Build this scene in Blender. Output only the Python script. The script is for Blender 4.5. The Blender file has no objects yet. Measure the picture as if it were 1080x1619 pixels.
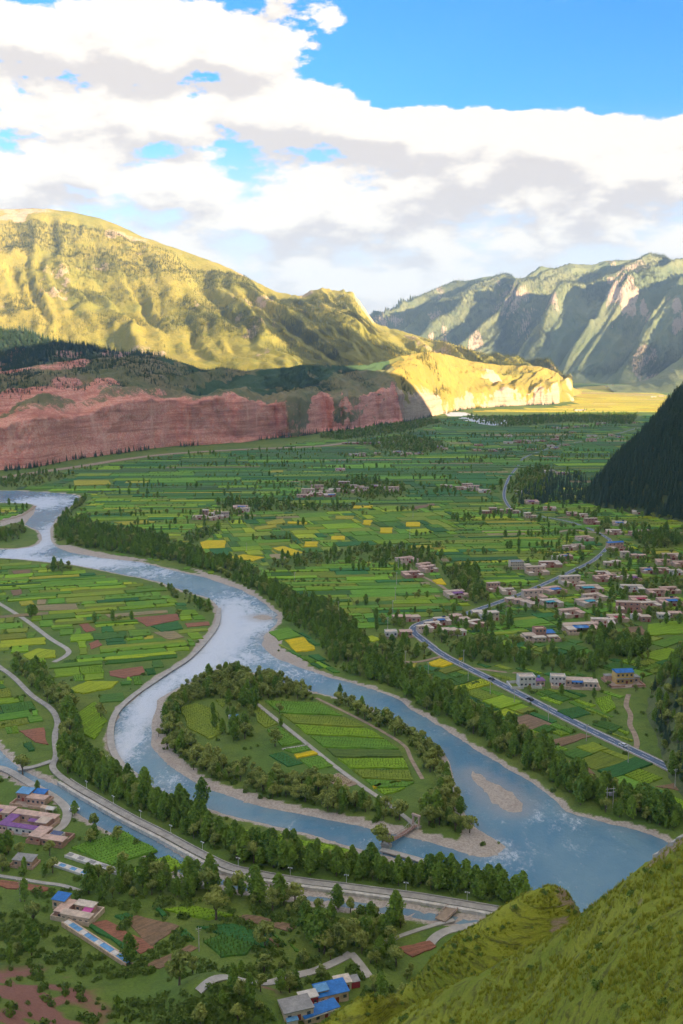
import bpy, math, random
import numpy as np
from math import radians, sin, cos, pi
rng = np.random.default_rng(7)
random.seed(7)
S = bpy.context.scene
COL = S.collection

# ------------------------------------------------------------------ camera
H = 200.0                      # eye height above the valley floor
FOC = 35 / 36 * 1619           # focal length in photo pixels
TH = radians(9.0)              # downward pitch
cam_d = bpy.data.cameras.new('camera')
cam = bpy.data.objects.new('camera', cam_d); COL.objects.link(cam)
cam.location = (0, 0, H); cam.rotation_euler = (radians(90) - TH, 0, 0)
cam_d.sensor_fit = 'VERTICAL'; cam_d.sensor_height = 36; cam_d.sensor_width = 24; cam_d.lens = 35
cam_d.clip_start = 1; cam_d.clip_end = 60000
S.camera = cam

# ------------------------------------------------------------------ light and exposure
SUN_E = radians(13.5); SUN_BEHIND = radians(36)          # low sun, right and behind
to_sun = np.array([cos(SUN_BEHIND) * cos(SUN_E), -sin(SUN_BEHIND) * cos(SUN_E), sin(SUN_E)])
sd = bpy.data.lights.new('sun', 'SUN'); sd.energy = 3.9; sd.angle = radians(0.5); sd.color = (1.0, 0.78, 0.52)
so = bpy.data.objects.new('sun', sd); COL.objects.link(so)
from mathutils import Vector, Matrix
so.rotation_euler = Vector(to_sun).to_track_quat('Z', 'Y').to_euler(); so.location = (900, -700, 900)
S.view_settings.view_transform = 'Standard'; S.view_settings.look = 'None'
S.view_settings.gamma = 1; S.view_settings.exposure = 2.24; S.view_settings.use_curve_mapping = False
S.cycles.use_denoising = True; S.cycles.use_adaptive_sampling = True; S.cycles.adaptive_threshold = 0.03
S.cycles.max_bounces = 6; S.cycles.diffuse_bounces = 3; S.cycles.glossy_bounces = 2
S.cycles.transparent_max_bounces = 4; S.cycles.volume_bounces = 0; S.cycles.transmission_bounces = 2
S.cycles.sample_clamp_indirect = 4

# ------------------------------------------------------------------ node helpers
class NB:
    def __init__(s, tree): s.t = tree; s.n = tree.nodes; s.l = tree.links
    def put(s, sock, v):
        if v is None: return
        if isinstance(v, bpy.types.NodeSocket): s.l.new(v, sock)
        else: sock.default_value = v
    def math(s, op, a, b=None, c=None, clamp=False):
        n = s.n.new('ShaderNodeMath'); n.operation = op; n.use_clamp = clamp
        for i, v in enumerate((a, b, c)): s.put(n.inputs[i], v)
        return n.outputs[0]
    def vec(s, op, a, b=None):
        n = s.n.new('ShaderNodeVectorMath'); n.operation = op
        s.put(n.inputs[0], a); s.put(n.inputs[1], b); return n.outputs[0]
    def mr(s, v, a, b, c=0.0, d=1.0, mode='SMOOTHSTEP'):
        n = s.n.new('ShaderNodeMapRange'); n.interpolation_type = mode
        for i, q in enumerate((v, a, b, c, d)): s.put(n.inputs[i], q)
        return n.outputs[0]
    def noise(s, vec, scale, detail=4, rough=0.55, dist=0.0):
        n = s.n.new('ShaderNodeTexNoise'); s.put(n.inputs['Vector'], vec)
        n.inputs['Scale'].default_value = scale; n.inputs['Detail'].default_value = detail
        n.inputs['Roughness'].default_value = rough; n.inputs['Distortion'].default_value = dist
        return n.outputs['Fac']
    def mix(s, f, a, b, mode='MIX'):
        n = s.n.new('ShaderNodeMix'); n.data_type = 'RGBA'; n.blend_type = mode
        s.put(n.inputs[0], f)
        for i, v in ((6, a), (7, b)):
            s.put(n.inputs[i], (*v, 1) if isinstance(v, tuple) and len(v) == 3 else v)
        return n.outputs[2]
    def attr(s, name, out='Fac'):
        n = s.n.new('ShaderNodeAttribute'); n.attribute_name = name; return n.outputs[out]
    def pos(s): return s.n.new('ShaderNodeNewGeometry').outputs['Position']
    def bump(s, h, strength=0.5, dist=1.0):
        n = s.n.new('ShaderNodeBump'); s.put(n.inputs['Height'], h)
        n.inputs['Strength'].default_value = strength; n.inputs['Distance'].default_value = dist
        return n.outputs[0]

def new_mat(name):
    m = bpy.data.materials.new(name); m.use_nodes = True
    m.cycles.emission_sampling = 'NONE'
    nb = NB(m.node_tree); p = m.node_tree.nodes['Principled BSDF']
    p.inputs['Roughness'].default_value = 0.9
    p.inputs['Specular IOR Level'].default_value = 0.25
    return m, nb, p
MATS = {}
def flat(name, rgb, rough=0.85, var=0.25, scale=0.6, metal=0.0, spec=0.25):
    """plain coloured surface with a little blotchy wear"""
    if name in MATS: return MATS[name]
    m, nb, p = new_mat(name)
    f = nb.mr(nb.noise(nb.pos(), scale, 5, 0.65), 0.3, 0.7)
    d = tuple(c * (1 - var) for c in rgb); b = tuple(min(1, c * (1 + var * .5)) for c in rgb)
    nb.put(p.inputs['Base Color'], nb.mix(f, d, b))
    p.inputs['Roughness'].default_value = rough; p.inputs['Metallic'].default_value = metal
    p.inputs['Specular IOR Level'].default_value = spec
    MATS[name] = m; return m

# ------------------------------------------------------------------ projection of photo points to places
def ray(px, py):
    v = (py - 809.5) / FOC
    return np.array([(px - 540) / FOC, cos(TH) - v * sin(TH), -sin(TH) - v * cos(TH)])
def G(px, py, z=0.0):
    d = ray(px, py); t = (z - H) / d[2]; return np.array([d[0] * t, d[1] * t, z])
def AT(px, py, depth):
    d = ray(px, py); t = depth / d[1]; return np.array([d[0] * t, depth, H + d[2] * t])
def PIX(p):
    x, y, z = p[0], p[1], p[2] - H
    f = y * cos(TH) - z * sin(TH); u = y * sin(TH) + z * cos(TH)
    return 540 + FOC * x / f, 809.5 - FOC * u / f, f

# ------------------------------------------------------------------ world: sky with cumulus
W = bpy.data.worlds.new('World'); S.world = W; W.use_nodes = True
wt = W.node_tree; wt.nodes.clear(); nb = NB(wt)
def azel(px, py):
    d = ray(px, py); d = d / np.linalg.norm(d); return math.atan2(d[0], d[1]), math.asin(d[2])
BLOBS = [(140, 52, 250, 42, .95), (330, 78, 125, 48, .8), (20, 60, 150, 50, .6), (425, 98, 45, 22, .5),
         (120, 168, 330, 36, .85), (340, 172, 150, 40, .5), (500, 172, 110, 28, .75), (700, 186, 130, 24, .75),
         (900, 200, 240, 26, .8), (1090, 215, 220, 34, .8), (660, 235, 180, 30, .55), (940, 262, 220, 44, .55),
         (700, 280, 90, 38, .4), (540, 355, 80, 45, .5), (910, 305, 140, 40, .45), (120, 285, 170, 30, .35), (450, 290, 60, 26, .3),
         (535, 38, 34, 20, .50), (598, 48, 22, 20, .38), (440, 16, 18, 6, .3), (800, 70, 260, 62, -1.0), (1010, 60, 240, 80, -1.0), (560, 95, 90, 30, -.45), (300, 232, 150, 12, -.25),
         (500, 232, 40, 16, -.3), (60, 205, 90, 12, -.3), (325, 118, 30, 12, -.3), (200, 246, 280, 30, .38), (420, 330, 200, 40, .3)]
gt = bpy.data.node_groups.new('cloud_density', 'ShaderNodeTree')
gt.interface.new_socket('Vector', in_out='INPUT', socket_type='NodeSocketVector')
gt.interface.new_socket('Density', in_out='OUTPUT', socket_type='NodeSocketFloat')
gt.interface.new_socket('Elevation', in_out='OUTPUT', socket_type='NodeSocketFloat')
g = NB(gt); gi = gt.nodes.new('NodeGroupInput'); go = gt.nodes.new('NodeGroupOutput')
sx = gt.nodes.new('ShaderNodeSeparateXYZ'); g.put(sx.inputs[0], gi.outputs[0])
az = g.math('ARCTAN2', sx.outputs[0], sx.outputs[1])
el = g.math('ARCSINE', g.math('MAXIMUM', g.math('MINIMUM', sx.outputs[2], 1.0), -1.0))
cb = gt.nodes.new('ShaderNodeCombineXYZ'); g.put(cb.inputs[0], az); g.put(cb.inputs[1], g.math('MULTIPLY', el, 2.1)); cb.inputs[2].default_value = 3.7
n1 = g.noise(cb.outputs[0], 12.0, 8, 0.60)
n2 = g.noise(cb.outputs[0], 3.5, 1, 0.5)
acc = g.math('ADD', g.math('MULTIPLY', g.math('SUBTRACT', n1, 0.5), 3.4), g.math('MULTIPLY', g.math('SUBTRACT', n2, 0.5), 0.7))
acc = g.math('ADD', acc, g.math('ADD', g.mr(el, 0.10, 0.25, 0.34, -0.22), g.mr(el, 0.36, 0.60, 0.0, 0.55)))  # second term thickens unseen cloud overhead to brighten the shaded valley
cb0 = gt.nodes.new('ShaderNodeCombineXYZ'); g.put(cb0.inputs[0], az); g.put(cb0.inputs[1], el)
for bx_, by_, rx_, ry_, am_ in BLOBS:
    a0, e0 = azel(bx_, by_); n = gt.nodes.new('ShaderNodeVectorMath'); n.operation = 'MULTIPLY_ADD'
    g.put(n.inputs[0], cb0.outputs[0]); n.inputs[1].default_value = (FOC / rx_, FOC / ry_, 0); n.inputs[2].default_value = (-a0 * FOC / rx_, -e0 * FOC / ry_, 0)
    l_ = gt.nodes.new('ShaderNodeVectorMath'); l_.operation = 'LENGTH'; g.put(l_.inputs[0], n.outputs[0])
    acc = g.math('ADD', acc, g.mr(l_.outputs['Value'], 0.0, 1.9, am_ * .85, 0.0))
g.put(go.inputs[0], acc); g.put(go.inputs[1], el)
tc = wt.nodes.new('ShaderNodeTexCoord').outputs['Generated']
def dens(v):
    n = wt.nodes.new('ShaderNodeGroup'); n.node_tree = gt; nb.put(n.inputs[0], v); return n.outputs
D0 = dens(tc); D1 = dens(nb.vec('NORMALIZE', nb.vec('ADD', tc, (0.008, 0, 0.022))))
sky = wt.nodes.new('ShaderNodeTexSky'); sky.sky_type = 'NISHITA'; sky.sun_disc = False
sky.sun_elevation = SUN_E; sky.sun_rotation = math.atan2(to_sun[0], to_sun[1])
sky.altitude = 2200; sky.air_density = 1.0; sky.dust_density = 0.3; sky.ozone_density = 4.0
hs = wt.nodes.new('ShaderNodeHueSaturation'); nb.put(hs.inputs['Color'], sky.outputs[0]); hs.inputs['Saturation'].default_value = 1.2; hs.inputs['Value'].default_value = 0.76
veil = nb.mr(D0[1], 0.06, 0.235, 0.93, 0.0)
base = nb.mix(veil, hs.outputs[0], (2.30, 2.16, 1.98))
mask = nb.mr(D0[0], 0.0, nb.mr(D0[1], .1, .22, .60, .24))
rel = nb.math('ADD', nb.math('MULTIPLY', nb.math('SUBTRACT', D1[0], D0[0]), 1.15), nb.math('MULTIPLY', D1[0], 0.26))     # thicker above = shaded underside
sh2 = nb.math('MULTIPLY', nb.mr(rel, -0.15, 0.75), nb.mr(D0[1], 0.03, 0.12, 0.55, 1.0))
ccol = nb.mix(sh2, (2.66, 2.44, 2.12), (1.86, 1.70, 1.60))
fin = nb.mix(mask, base, ccol)
bg = wt.nodes.new('ShaderNodeBackground'); nb.put(bg.inputs[0], fin); bg.inputs[1].default_value = 0.1
W.cycles.sampling_method = 'MANUAL'; W.cycles.sample_map_resolution = 256
wo = wt.nodes.new('ShaderNodeOutputWorld'); wt.links.new(bg.outputs[0], wo.inputs[0])

# ------------------------------------------------------------------ numeric noise
def _h(ix, iy, seed):
    n = (ix.astype(np.int64) * 374761393 + iy.astype(np.int64) * 668265263 + seed * 1442695041) & 0xffffffff
    n = ((n ^ (n >> 13)) * 1274126177) & 0xffffffff
    return ((n ^ (n >> 16)) & 0xffff) / 65535.0
def vnoise(x, y, seed=0):
    x = np.asarray(x, float); y = np.asarray(y, float)
    ix = np.floor(x); iy = np.floor(y); fx = x - ix; fy = y - iy
    fx = fx * fx * fx * (fx * (fx * 6 - 15) + 10); fy = fy * fy * fy * (fy * (fy * 6 - 15) + 10)
    a = _h(ix, iy, seed); b = _h(ix + 1, iy, seed); c = _h(ix, iy + 1, seed); d = _h(ix + 1, iy + 1, seed)
    return (a * (1 - fx) + b * fx) * (1 - fy) + (c * (1 - fx) + d * fx) * fy
def fbm(x, y, o=5, seed=0, gain=.5):
    s = 0; a = 1; t = 0
    for k in range(o):
        s = s + a * vnoise(x * 2 ** k + 17.3 * k, y * 2 ** k - 9.1 * k, seed + k); t += a; a *= gain
    return s / t
def ridged(x, y, o=5, seed=0, gain=.5):
    s = 0; a = 1; t = 0
    for k in range(o):
        s = s + a * (1 - np.abs(2 * vnoise(x * 2 ** k + 5.3 * k, y * 2 ** k + 3.7 * k, seed + k) - 1)); t += a; a *= gain
    return s / t
def sstep(a, b, x):
    t = np.clip((x - a) / (b - a), 0, 1); return t * t * (3 - 2 * t)

# ------------------------------------------------------------------ object helpers
def link(name, data, parent=None, loc=None):
    o = bpy.data.objects.new(name, data); COL.objects.link(o)
    if parent is not None: o.parent = parent
    if loc is not None: o.location = loc
    return o
def tag(o, label=None, cat=None, group=None, kind=None):
    if label: o['label'] = label
    if cat: o['category'] = cat
    if group: o['group'] = group
    if kind: o['kind'] = kind
    return o
def mesh(name, v, f, mat, smooth=False):
    me = bpy.data.meshes.new(name); me.from_pydata([tuple(map(float, p)) for p in v] if not isinstance(v, np.ndarray) else v.tolist(), [], f)
    me.materials.append(mat)
    if smooth: me.polygons.foreach_set('use_smooth', [True] * len(me.polygons))
    me.update(); return me
def grid_mesh(name, P, mat, smooth=True):
    """P: (n,m,3) array"""
    n, m = P.shape[:2]; V = P.reshape(-1, 3)
    i = np.arange(n - 1)[:, None] * m + np.arange(m - 1)[None, :]
    F = np.stack([i, i + 1, i + m + 1, i + m], -1).reshape(-1, 4)
    me = bpy.data.meshes.new(name)
    me.vertices.add(len(V)); me.vertices.foreach_set('co', V.astype(np.float32).ravel())
    me.loops.add(F.size); me.loops.foreach_set('vertex_index', F.astype(np.int32).ravel())
    me.polygons.add(len(F)); me.polygons.foreach_set('loop_start', np.arange(0, F.size, 4, dtype=np.int32))
    me.polygons.foreach_set('use_smooth', np.full(len(F), smooth))
    me.materials.append(mat); me.update(calc_edges=True); me.validate(); return me
def fattr(me, name, arr):
    a = me.attributes.new(name, 'FLOAT', 'POINT'); a.data.foreach_set('value', np.asarray(arr, np.float32).ravel())
def vattr(me, name, arr):
    a = me.attributes.new(name, 'FLOAT_VECTOR', 'POINT'); a.data.foreach_set('vector', np.asarray(arr, np.float32).ravel())

# ------------------------------------------------------------------ valley floor: shapes taken from the photo, set on the ground
def gp(pts): return np.array([G(*p)[:2] for p in pts])
RIGHT_BANK = [(-420, 782), (-250, 778), (-40, 776), (40, 776), (100, 780), (120, 783), (128, 789), (110, 800), (95, 812), (83, 828), (80, 845), (84, 860), (110, 872), (160, 881), (220, 888), (260, 898), (310, 909), (350, 921), (380, 932), (400, 942), (420, 955), (436, 968), (438, 980), (425, 995), (415, 1010), (418, 1025), (440, 1041), (480, 1056), (520, 1070), (570, 1083), (620, 1101), (660, 1125), (700, 1150), (740, 1175), (790, 1206), (840, 1237), (880, 1264), (900, 1283), (940, 1293), (985, 1306), (1030, 1321), (1070, 1338), (1130, 1365)]
LEFT_BANK = [(-420, 868), (-250, 876), (-60, 880), (0, 881), (60, 886), (110, 891), (180, 904), (240, 916), (270, 926), (300, 936), (328, 944), (344, 958), (345, 980), (335, 1000), (310, 1030), (280, 1053), (250, 1075), (215, 1100), (190, 1125), (179, 1150), (177, 1175), (186, 1197), (200, 1214), (220, 1228), (250, 1245), (290, 1262), (330, 1276), (380, 1291), (430, 1302), (480, 1314), (530, 1329), (580, 1342), (640, 1358), (690, 1373), (740, 1388), (790, 1402), (850, 1425), (950, 1460), (1130, 1480)]
ISLAND = [(350, 1050), (375, 1056), (420, 1068), (500, 1093), (560, 1106), (620, 1135), (660, 1158), (700, 1186), (718, 1220), (730, 1260), (745, 1297), (775, 1320), (796, 1335), (794, 1345), (770, 1352), (735, 1348), (690, 1333), (655, 1324), (600, 1311), (540, 1299), (480, 1288), (420, 1275), (360, 1255), (310, 1238), (275, 1215), (250, 1190), (237, 1165), (238, 1135), (252, 1105), (282, 1085), (320, 1068)]
UPISLE = [(-330, 812), (-250, 800), (-60, 793), (0, 794), (40, 795), (57, 799), (54, 812), (40, 828), (60, 838), (67, 852), (50, 864), (0, 868), (-60, 869), (-250, 862), (-330, 836)]
BAR1 = [(742, 1216), (760, 1221), (800, 1240), (826, 1260), (833, 1276), (815, 1286), (786, 1276), (770, 1260), (752, 1243), (744, 1230)]
BAR2 = [(418, 1003), (432, 998), (437, 1012), (428, 1020)]
BAR3 = [(396, 974), (420, 970), (434, 976), (412, 980)]
CANAL = [(-190, 1060), (-90, 1120), (-20, 1168), (0, 1185), (18, 1203), (30, 1212), (55, 1226), (85, 1238), (120, 1254), (150, 1272), (180, 1290), (215, 1309), (250, 1330), (290, 1354), (325, 1378), (390, 1398), (470, 1410), (560, 1424), (640, 1434), (700, 1444), (780, 1456), (780, 1464), (690, 1454), (640, 1446), (560, 1434), (470, 1419), (390, 1407), (320, 1392), (285, 1378), (240, 1350), (200, 1326), (160, 1306), (130, 1288), (100, 1268), (70, 1250), (30, 1230), (8, 1220), (-20, 1205), (-110, 1142), (-205, 1076)]
FARRIV = [(705, 652), (735, 652), (760, 660), (800, 663), (795, 672), (770, 671), (745, 668), (720, 665), (712, 660)]
FARBAR = [(735, 659), (757, 663), (770, 667), (745, 665)]
def smooth_poly(P, n=3, closed=True):
    P = np.asarray(P, float); N = len(P); out = []
    rngk = range(N if closed else N - 1)
    for i in rngk:
        if closed: a, b, c, d = P[i - 1], P[i], P[(i + 1) % N], P[(i + 2) % N]
        else: a, b, c, d = P[max(i - 1, 0)], P[i], P[i + 1], P[min(i + 2, N - 1)]
        for k in range(n):
            t = k / n
            out.append(.5 * ((2 * b) + (-a + c) * t + (2 * a - 5 * b + 4 * c - d) * t * t + (-a + 3 * b - 3 * c + d) * t ** 3))
    if not closed: out.append(P[-1])
    return np.array(out)
RB = smooth_poly(gp(RIGHT_BANK), 3, False); LB = smooth_poly(gp(LEFT_BANK), 3, False)
WATER = [np.vstack([RB, LB[::-1]])] + [smooth_poly(gp(p), 2) for p in (ISLAND, UPISLE)]
def roughen(P, amp, seed):
    P = np.asarray(P); return P + np.stack([fbm(P[:, 0] / 14, P[:, 1] / 14, 3, seed) - .5, fbm(P[:, 0] / 14 + 50, P[:, 1] / 14, 3, seed) - .5], 1) * amp * 2
WATER = [roughen(p, 2.2, 3 + i) for i, p in enumerate(WATER)]
CANALP = smooth_poly(gp(CANAL), 2)
FARP = smooth_poly(gp(FARRIV), 2)
BARS = [roughen(smooth_poly(gp(p), 3), 1.5, 9) for p in (BAR1, BAR2, BAR3)]
def inside(x, y, P):
    x0, y0 = P[:, 0], P[:, 1]; x1, y1 = np.roll(x0, -1), np.roll(y0, -1)
    r = np.zeros(x.shape, bool)
    for a, b, c, d in zip(x0, y0, x1, y1):
        if b == d: continue
        m = ((b > y) != (d > y)); r ^= m & (x < (c - a) * (y - b) / (d - b) + a)
    return r
def segdist(x, y, P, closed=True):
    best = np.full(x.shape, 1e9)
    n = len(P)
    for i in range(n if closed else n - 1):
        a = P[i]; b = P[(i + 1) % n]; d = b - a; L = d @ d + 1e-9
        t = np.clip(((x - a[0]) * d[0] + (y - a[1]) * d[1]) / L, 0, 1)
        best = np.minimum(best, (x - a[0] - t * d[0]) ** 2 + (y - a[1] - t * d[1]) ** 2)
    return np.sqrt(best)
def sdf(x, y):
    """distance to the water's edge, negative in the water"""
    ins = np.zeros(x.shape, bool); D = np.full(x.shape, 1e9)
    for p in WATER: ins ^= inside(x, y, p); D = np.minimum(D, segdist(x, y, p))
    s = np.where(ins, -D, D)
    for p in (CANALP, FARP):
        q = segdist(x, y, p); q = np.where(inside(x, y, p), -q, q); s = np.minimum(s, q)
    return s
# low hills of the valley floor: (x, y, sx, sy, height)
kn = G(325, 1585); kb = G(345, 1520)
MOUNDS = [(-118, 238, 34, 42, 30), (-70, 222, 34, 26, 14), (kn[0], kn[1] - 6, 13, 16, 9), (kn[0] + 14, kn[1] - 10, 18, 14, 7), (30, 226, 40, 20, 8)]
def hz(x, y):
    x = np.asarray(x, float); y = np.asarray(y, float); z = np.zeros(np.broadcast(x, y).shape)
    for a, b, c, d, h in MOUNDS: z = z + h * np.exp(-((x - a) / c) ** 2 - ((y - b) / d) ** 2)
    return z
def P3(px, py, up=0.0):
    """where the line of sight of a photo point meets the valley floor"""
    d = ray(px, py); t = (0 - H) / d[2]
    for _ in range(12):
        x, y = d[0] * t, d[1] * t; z = float(hz(x, y)); t = t + ((z - H) / d[2] - t) * .7
    return np.array([d[0] * t, d[1] * t, float(hz(d[0] * t, d[1] * t)) + up])

def ramp(a, b, s0, g_, n):
    """coordinates from a outwards, spacing growing"""
    o = [a]; s = s0
    while abs(o[-1]) < abs(b): o.append(o[-1] + math.copysign(s, b - a)); s = min(s * g_, 900)
    return o
xs = np.array(sorted(set(ramp(-420, -14000, 4.5, 1.07, 0)[1:]) | set(np.arange(-420, 421, 4.0)) | set(ramp(420, 14000, 4.5, 1.07, 0)[1:])))
ys = np.array(sorted(set(ramp(180, -14000, 8, 1.2, 0)[1:]) | set(np.arange(180, 1101, 4.0)) | set(ramp(1100, 14500, 5, 1.022, 0)[1:])))
X, Y = np.meshgrid(xs, ys)
SD = np.full(X.shape, 900.0)
near = (np.abs(X) < 1250) & (Y > 150) & (Y < 3900)
SD[near] = sdf(X[near], Y[near])
BARD = np.full(X.shape, 900.0)
nb2 = (np.abs(X) < 300) & (Y > 300) & (Y < 1000)
for p in BARS:
    q = segdist(X[nb2], Y[nb2], p); BARD[nb2] = np.minimum(BARD[nb2], np.where(inside(X[nb2], Y[nb2], p), -q, q))
Z = hz(X, Y) + np.where(SD > 4, 0, np.interp(SD, [-6, 0, 4], [-1.9, -0.6, 0.0]))
Z = Z + np.where(SD > 6, (fbm(X / 22, Y / 22, 4, 5) - .5) * .5, 0)
Z = np.where(BARD < 6, np.maximum(Z, np.interp(BARD, [-7, 0, 6], [-0.40, -0.64, -1.9]) + .35 * (fbm(X / 7, Y / 7, 3, 29) - .5)), Z)
# gravel on the shores
gravel = sstep(6.0, 1.0, SD + 4 * (fbm(X / 9, Y / 9, 3, 21) - .5))
isl = WATER[1]
iq = np.zeros(X.shape); m_ = nb2 & (Y < 760)
near_left = segdist(X[m_], Y[m_], gp([(236, 1120), (238, 1165), (252, 1192), (276, 1217), (310, 1240), (360, 1257), (420, 1277), (480, 1290), (540, 1301), (600, 1313), (655, 1326), (690, 1335), (735, 1348), (796, 1340), (760, 1318)]), False)
iq[m_] = np.where(inside(X[m_], Y[m_], isl), sstep(10, 6, near_left + 3 * (fbm(X[m_] / 6, Y[m_] / 6, 3, 2) - .5)), 0)
gravel = np.maximum(gravel, iq)
for q in [[(418, 1030), (440, 1020), (475, 1040), (500, 1060), (440, 1045)], [(85, 862), (110, 862), (170, 876), (240, 886), (160, 884), (110, 875)], [(300, 897), (345, 910), (395, 930), (420, 950), (380, 935), (330, 916)], [(680, 1345), (760, 1318), (800, 1340), (770, 1355)], [(0, 820), (50, 806), (56, 812), (36, 824), (0, 832)]]:
    pq = gp(q); ii = inside(X[near], Y[near], pq); t_ = gravel[near]; t_[ii] = 1; gravel[near] = t_
gravel = np.where(BARD < 7, 1, gravel)
soil = np.clip(np.exp(-((X + 96) / 22) ** 2 - ((Y - 268) / 24) ** 2) * 1.5, 0, 1) * sstep(.38, .52, fbm(X / 9, Y / 5, 4, 8)) + .6 * np.exp(-((X - kn[0] - 14) / 16) ** 2 - ((Y - kn[1]) / 8) ** 2) * sstep(.45, .6, fbm(X / 5, Y / 5, 4, 18))

# ground material
def ground_material():
    m, nb, p = new_mat('valley_ground'); P = nb.pos()
    a = nb.noise(P, 0.012, 5, 0.6); b = nb.noise(P, 0.11, 6, 0.65); c = nb.noise(P, 0.9, 4, 0.7)
    col = nb.mix(nb.mr(a, .35, .65), (.115, .205, .030), (.19, .245, .040))
    col = nb.mix(nb.mr(b, .42, .75, 0, .8), col, (.080, .138, .026))
    col = nb.mix(nb.math('MULTIPLY', nb.mr(b, .30, .2), .7), col, (.20, .155, .085))
    col = nb.mix(nb.mr(c, .3, .75, 0, .45), col, (.055, .090, .020))
    s = nb.mr(nb.math('ADD', nb.attr('soil'), nb.math('MULTIPLY', nb.math('SUBTRACT', b, .5), .5)), .25, .6)
    col = nb.mix(s, col, nb.mix(c, (.20, .085, .065), (.34, .17, .13)))
    gcol = nb.mix(nb.mr(c, .3, .7), (.34, .285, .24), (.54, .47, .40))
    gcol = nb.mix(nb.mr(b, .5, .7, 0, .45), gcol, (.28, .22, .19))
    gm = nb.mr(nb.math('ADD', nb.attr('gravel'), nb.math('MULTIPLY', nb.math('SUBTRACT', c, .5), .6)), .35, .65)
    col = nb.mix(gm, col, gcol)
    nb.put(p.inputs['Base Color'], col)
    nb.put(p.inputs['Normal'], nb.bump(nb.math('ADD', c, nb.math('MULTIPLY', b, 2.0)), .7, .6))
    return m
me = grid_mesh('ground', np.stack([X, Y, Z], -1), ground_material()); fattr(me, 'gravel', gravel); fattr(me, 'soil', soil)
ground = tag(link('ground', me), kind='structure')

# water: sheets under the carved beds
def water_material():
    m, nb, p = new_mat('silty_water'); P = nb.pos()
    mp = nb.n.new('ShaderNodeMapping'); nb.put(mp.inputs[0], P); mp.inputs['Scale'].default_value = (1, .6, 1)
    big = nb.noise(mp.outputs[0], .022, 4, .6, 0.4); mid = nb.noise(mp.outputs[0], .12, 5, .65, .8); fine = nb.noise(mp.outputs[0], .75, 4, .7, .5)
    col = nb.mix(nb.mr(big, .35, .65), (.075, .20, .30), (.155, .28, .345))
    rif_sheen = nb.attr('riffle_sheen')
    f = nb.math('ADD', nb.math('MULTIPLY', rif_sheen, .62), nb.math('ADD', nb.math('MULTIPLY', nb.math('SUBTRACT', mid, .5), .9), nb.math('MULTIPLY', nb.math('SUBTRACT', fine, .5), .75)))
    foam_sheen = nb.mr(f, .08, .56)
    col = nb.mix(nb.math('MULTIPLY', foam_sheen, .88), col, (.66, .70, .77))  # white foam, its silver also standing in for cloud reflection
    shal = nb.attr('shallow'); col = nb.mix(nb.math('MULTIPLY', shal, .6), col, (.34, .32, .30))
    nb.put(p.inputs['Base Color'], col)
    nb.put(p.inputs['Roughness'], nb.mr(foam_sheen, 0, 1, .16, .5))
    p.inputs['Specular IOR Level'].default_value = .5; p.inputs['IOR'].default_value = 1.33
    nb.put(p.inputs['Normal'], nb.bump(nb.math('ADD', nb.math('MULTIPLY', fine, .8), mid), .6, .8))
    return m
WM = water_material()
def water_sheet(name, polys, step, label_z=-.6, riffle_sheen=None):
    A = np.vstack(polys); x = np.arange(A[:, 0].min() - 8, A[:, 0].max() + 8, step); y = np.arange(max(A[:, 1].min(), 150) - 8, A[:, 1].max() + 8, step)
    xx, yy = np.meshgrid(x, y); ins = np.zeros(xx.shape, bool); dd = np.full(xx.shape, 1e9)
    for p in polys: ins ^= inside(xx, yy, p); dd = np.minimum(dd, segdist(xx, yy, p))
    s = np.where(ins, -dd, dd); keep = s < step * 1.2
    idx = -np.ones(xx.shape, int); idx[keep] = np.arange(keep.sum())
    V = np.stack([xx[keep], yy[keep], np.full(keep.sum(), label_z)], 1)
    q = np.stack([idx[:-1, :-1], idx[:-1, 1:], idx[1:, 1:], idx[1:, :-1]], -1).reshape(-1, 4); q = q[(q >= 0).all(1)]
    me = mesh(name, V, q.tolist(), WM)
    vx, vy = V[:, 0], V[:, 1]
    fattr(me, 'riffle_sheen', riffle_sheen(vx, vy) if riffle_sheen else np.zeros(len(V)))
    b = np.full(len(V), 99.)
    for p in BARS: t = segdist(vx, vy, p); b = np.minimum(b, np.where(inside(vx, vy, p), 0, t))
    fattr(me, 'shallow', np.maximum(sstep(9, 0, b), sstep(-3.5, 0, s[keep]) * .5))
    return tag(link(name, me), kind='structure')
RIF_SHEEN = [(350, 1000, 60, 70, 1.15), (395, 985, 40, 30, 1.0), (240, 1110, 45, 60, 1.0), (205, 1170, 30, 50, .95), (310, 1050, 50, 40, 1.05), (380, 1040, 60, 16, .7), (70, 850, 40, 60, .95), (130, 890, 120, 12, 1.0), (20, 885, 80, 10, 1.05), (60, 795, 60, 14, .9), (250, 905, 60, 10, .55), (270, 1235, 30, 20, .5), (880, 1290, 60, 25, .3), (800, 1345, 40, 25, .42), (450, 1060, 60, 20, .45)]  # pale reaches: broken water plus painted cloud reflection
RIFW_SHEEN = []
for a, b, c, d, e in RIF_SHEEN:
    q0 = G(a, b); RIFW_SHEEN.append((q0[0], q0[1], c * q0[1] / FOC, abs(G(a, b - d)[1] - G(a, b + d)[1]) / 2, e))
def riffle_sheen(x, y):
    r = np.zeros(x.shape)
    for a, b, c, d, e in RIFW_SHEEN: r = np.maximum(r, e * np.exp(-((x - a) / c) ** 2 - ((y - b) / d) ** 2))
    return r
water_sheet('river', WATER, 6.0, -.6, riffle_sheen)
water_sheet('canal_water', [CANALP], 3.0, -.62)
water_sheet('far_river', [FARP], 20.0, -.6, lambda x, y: np.full(x.shape, 1.0))

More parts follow.
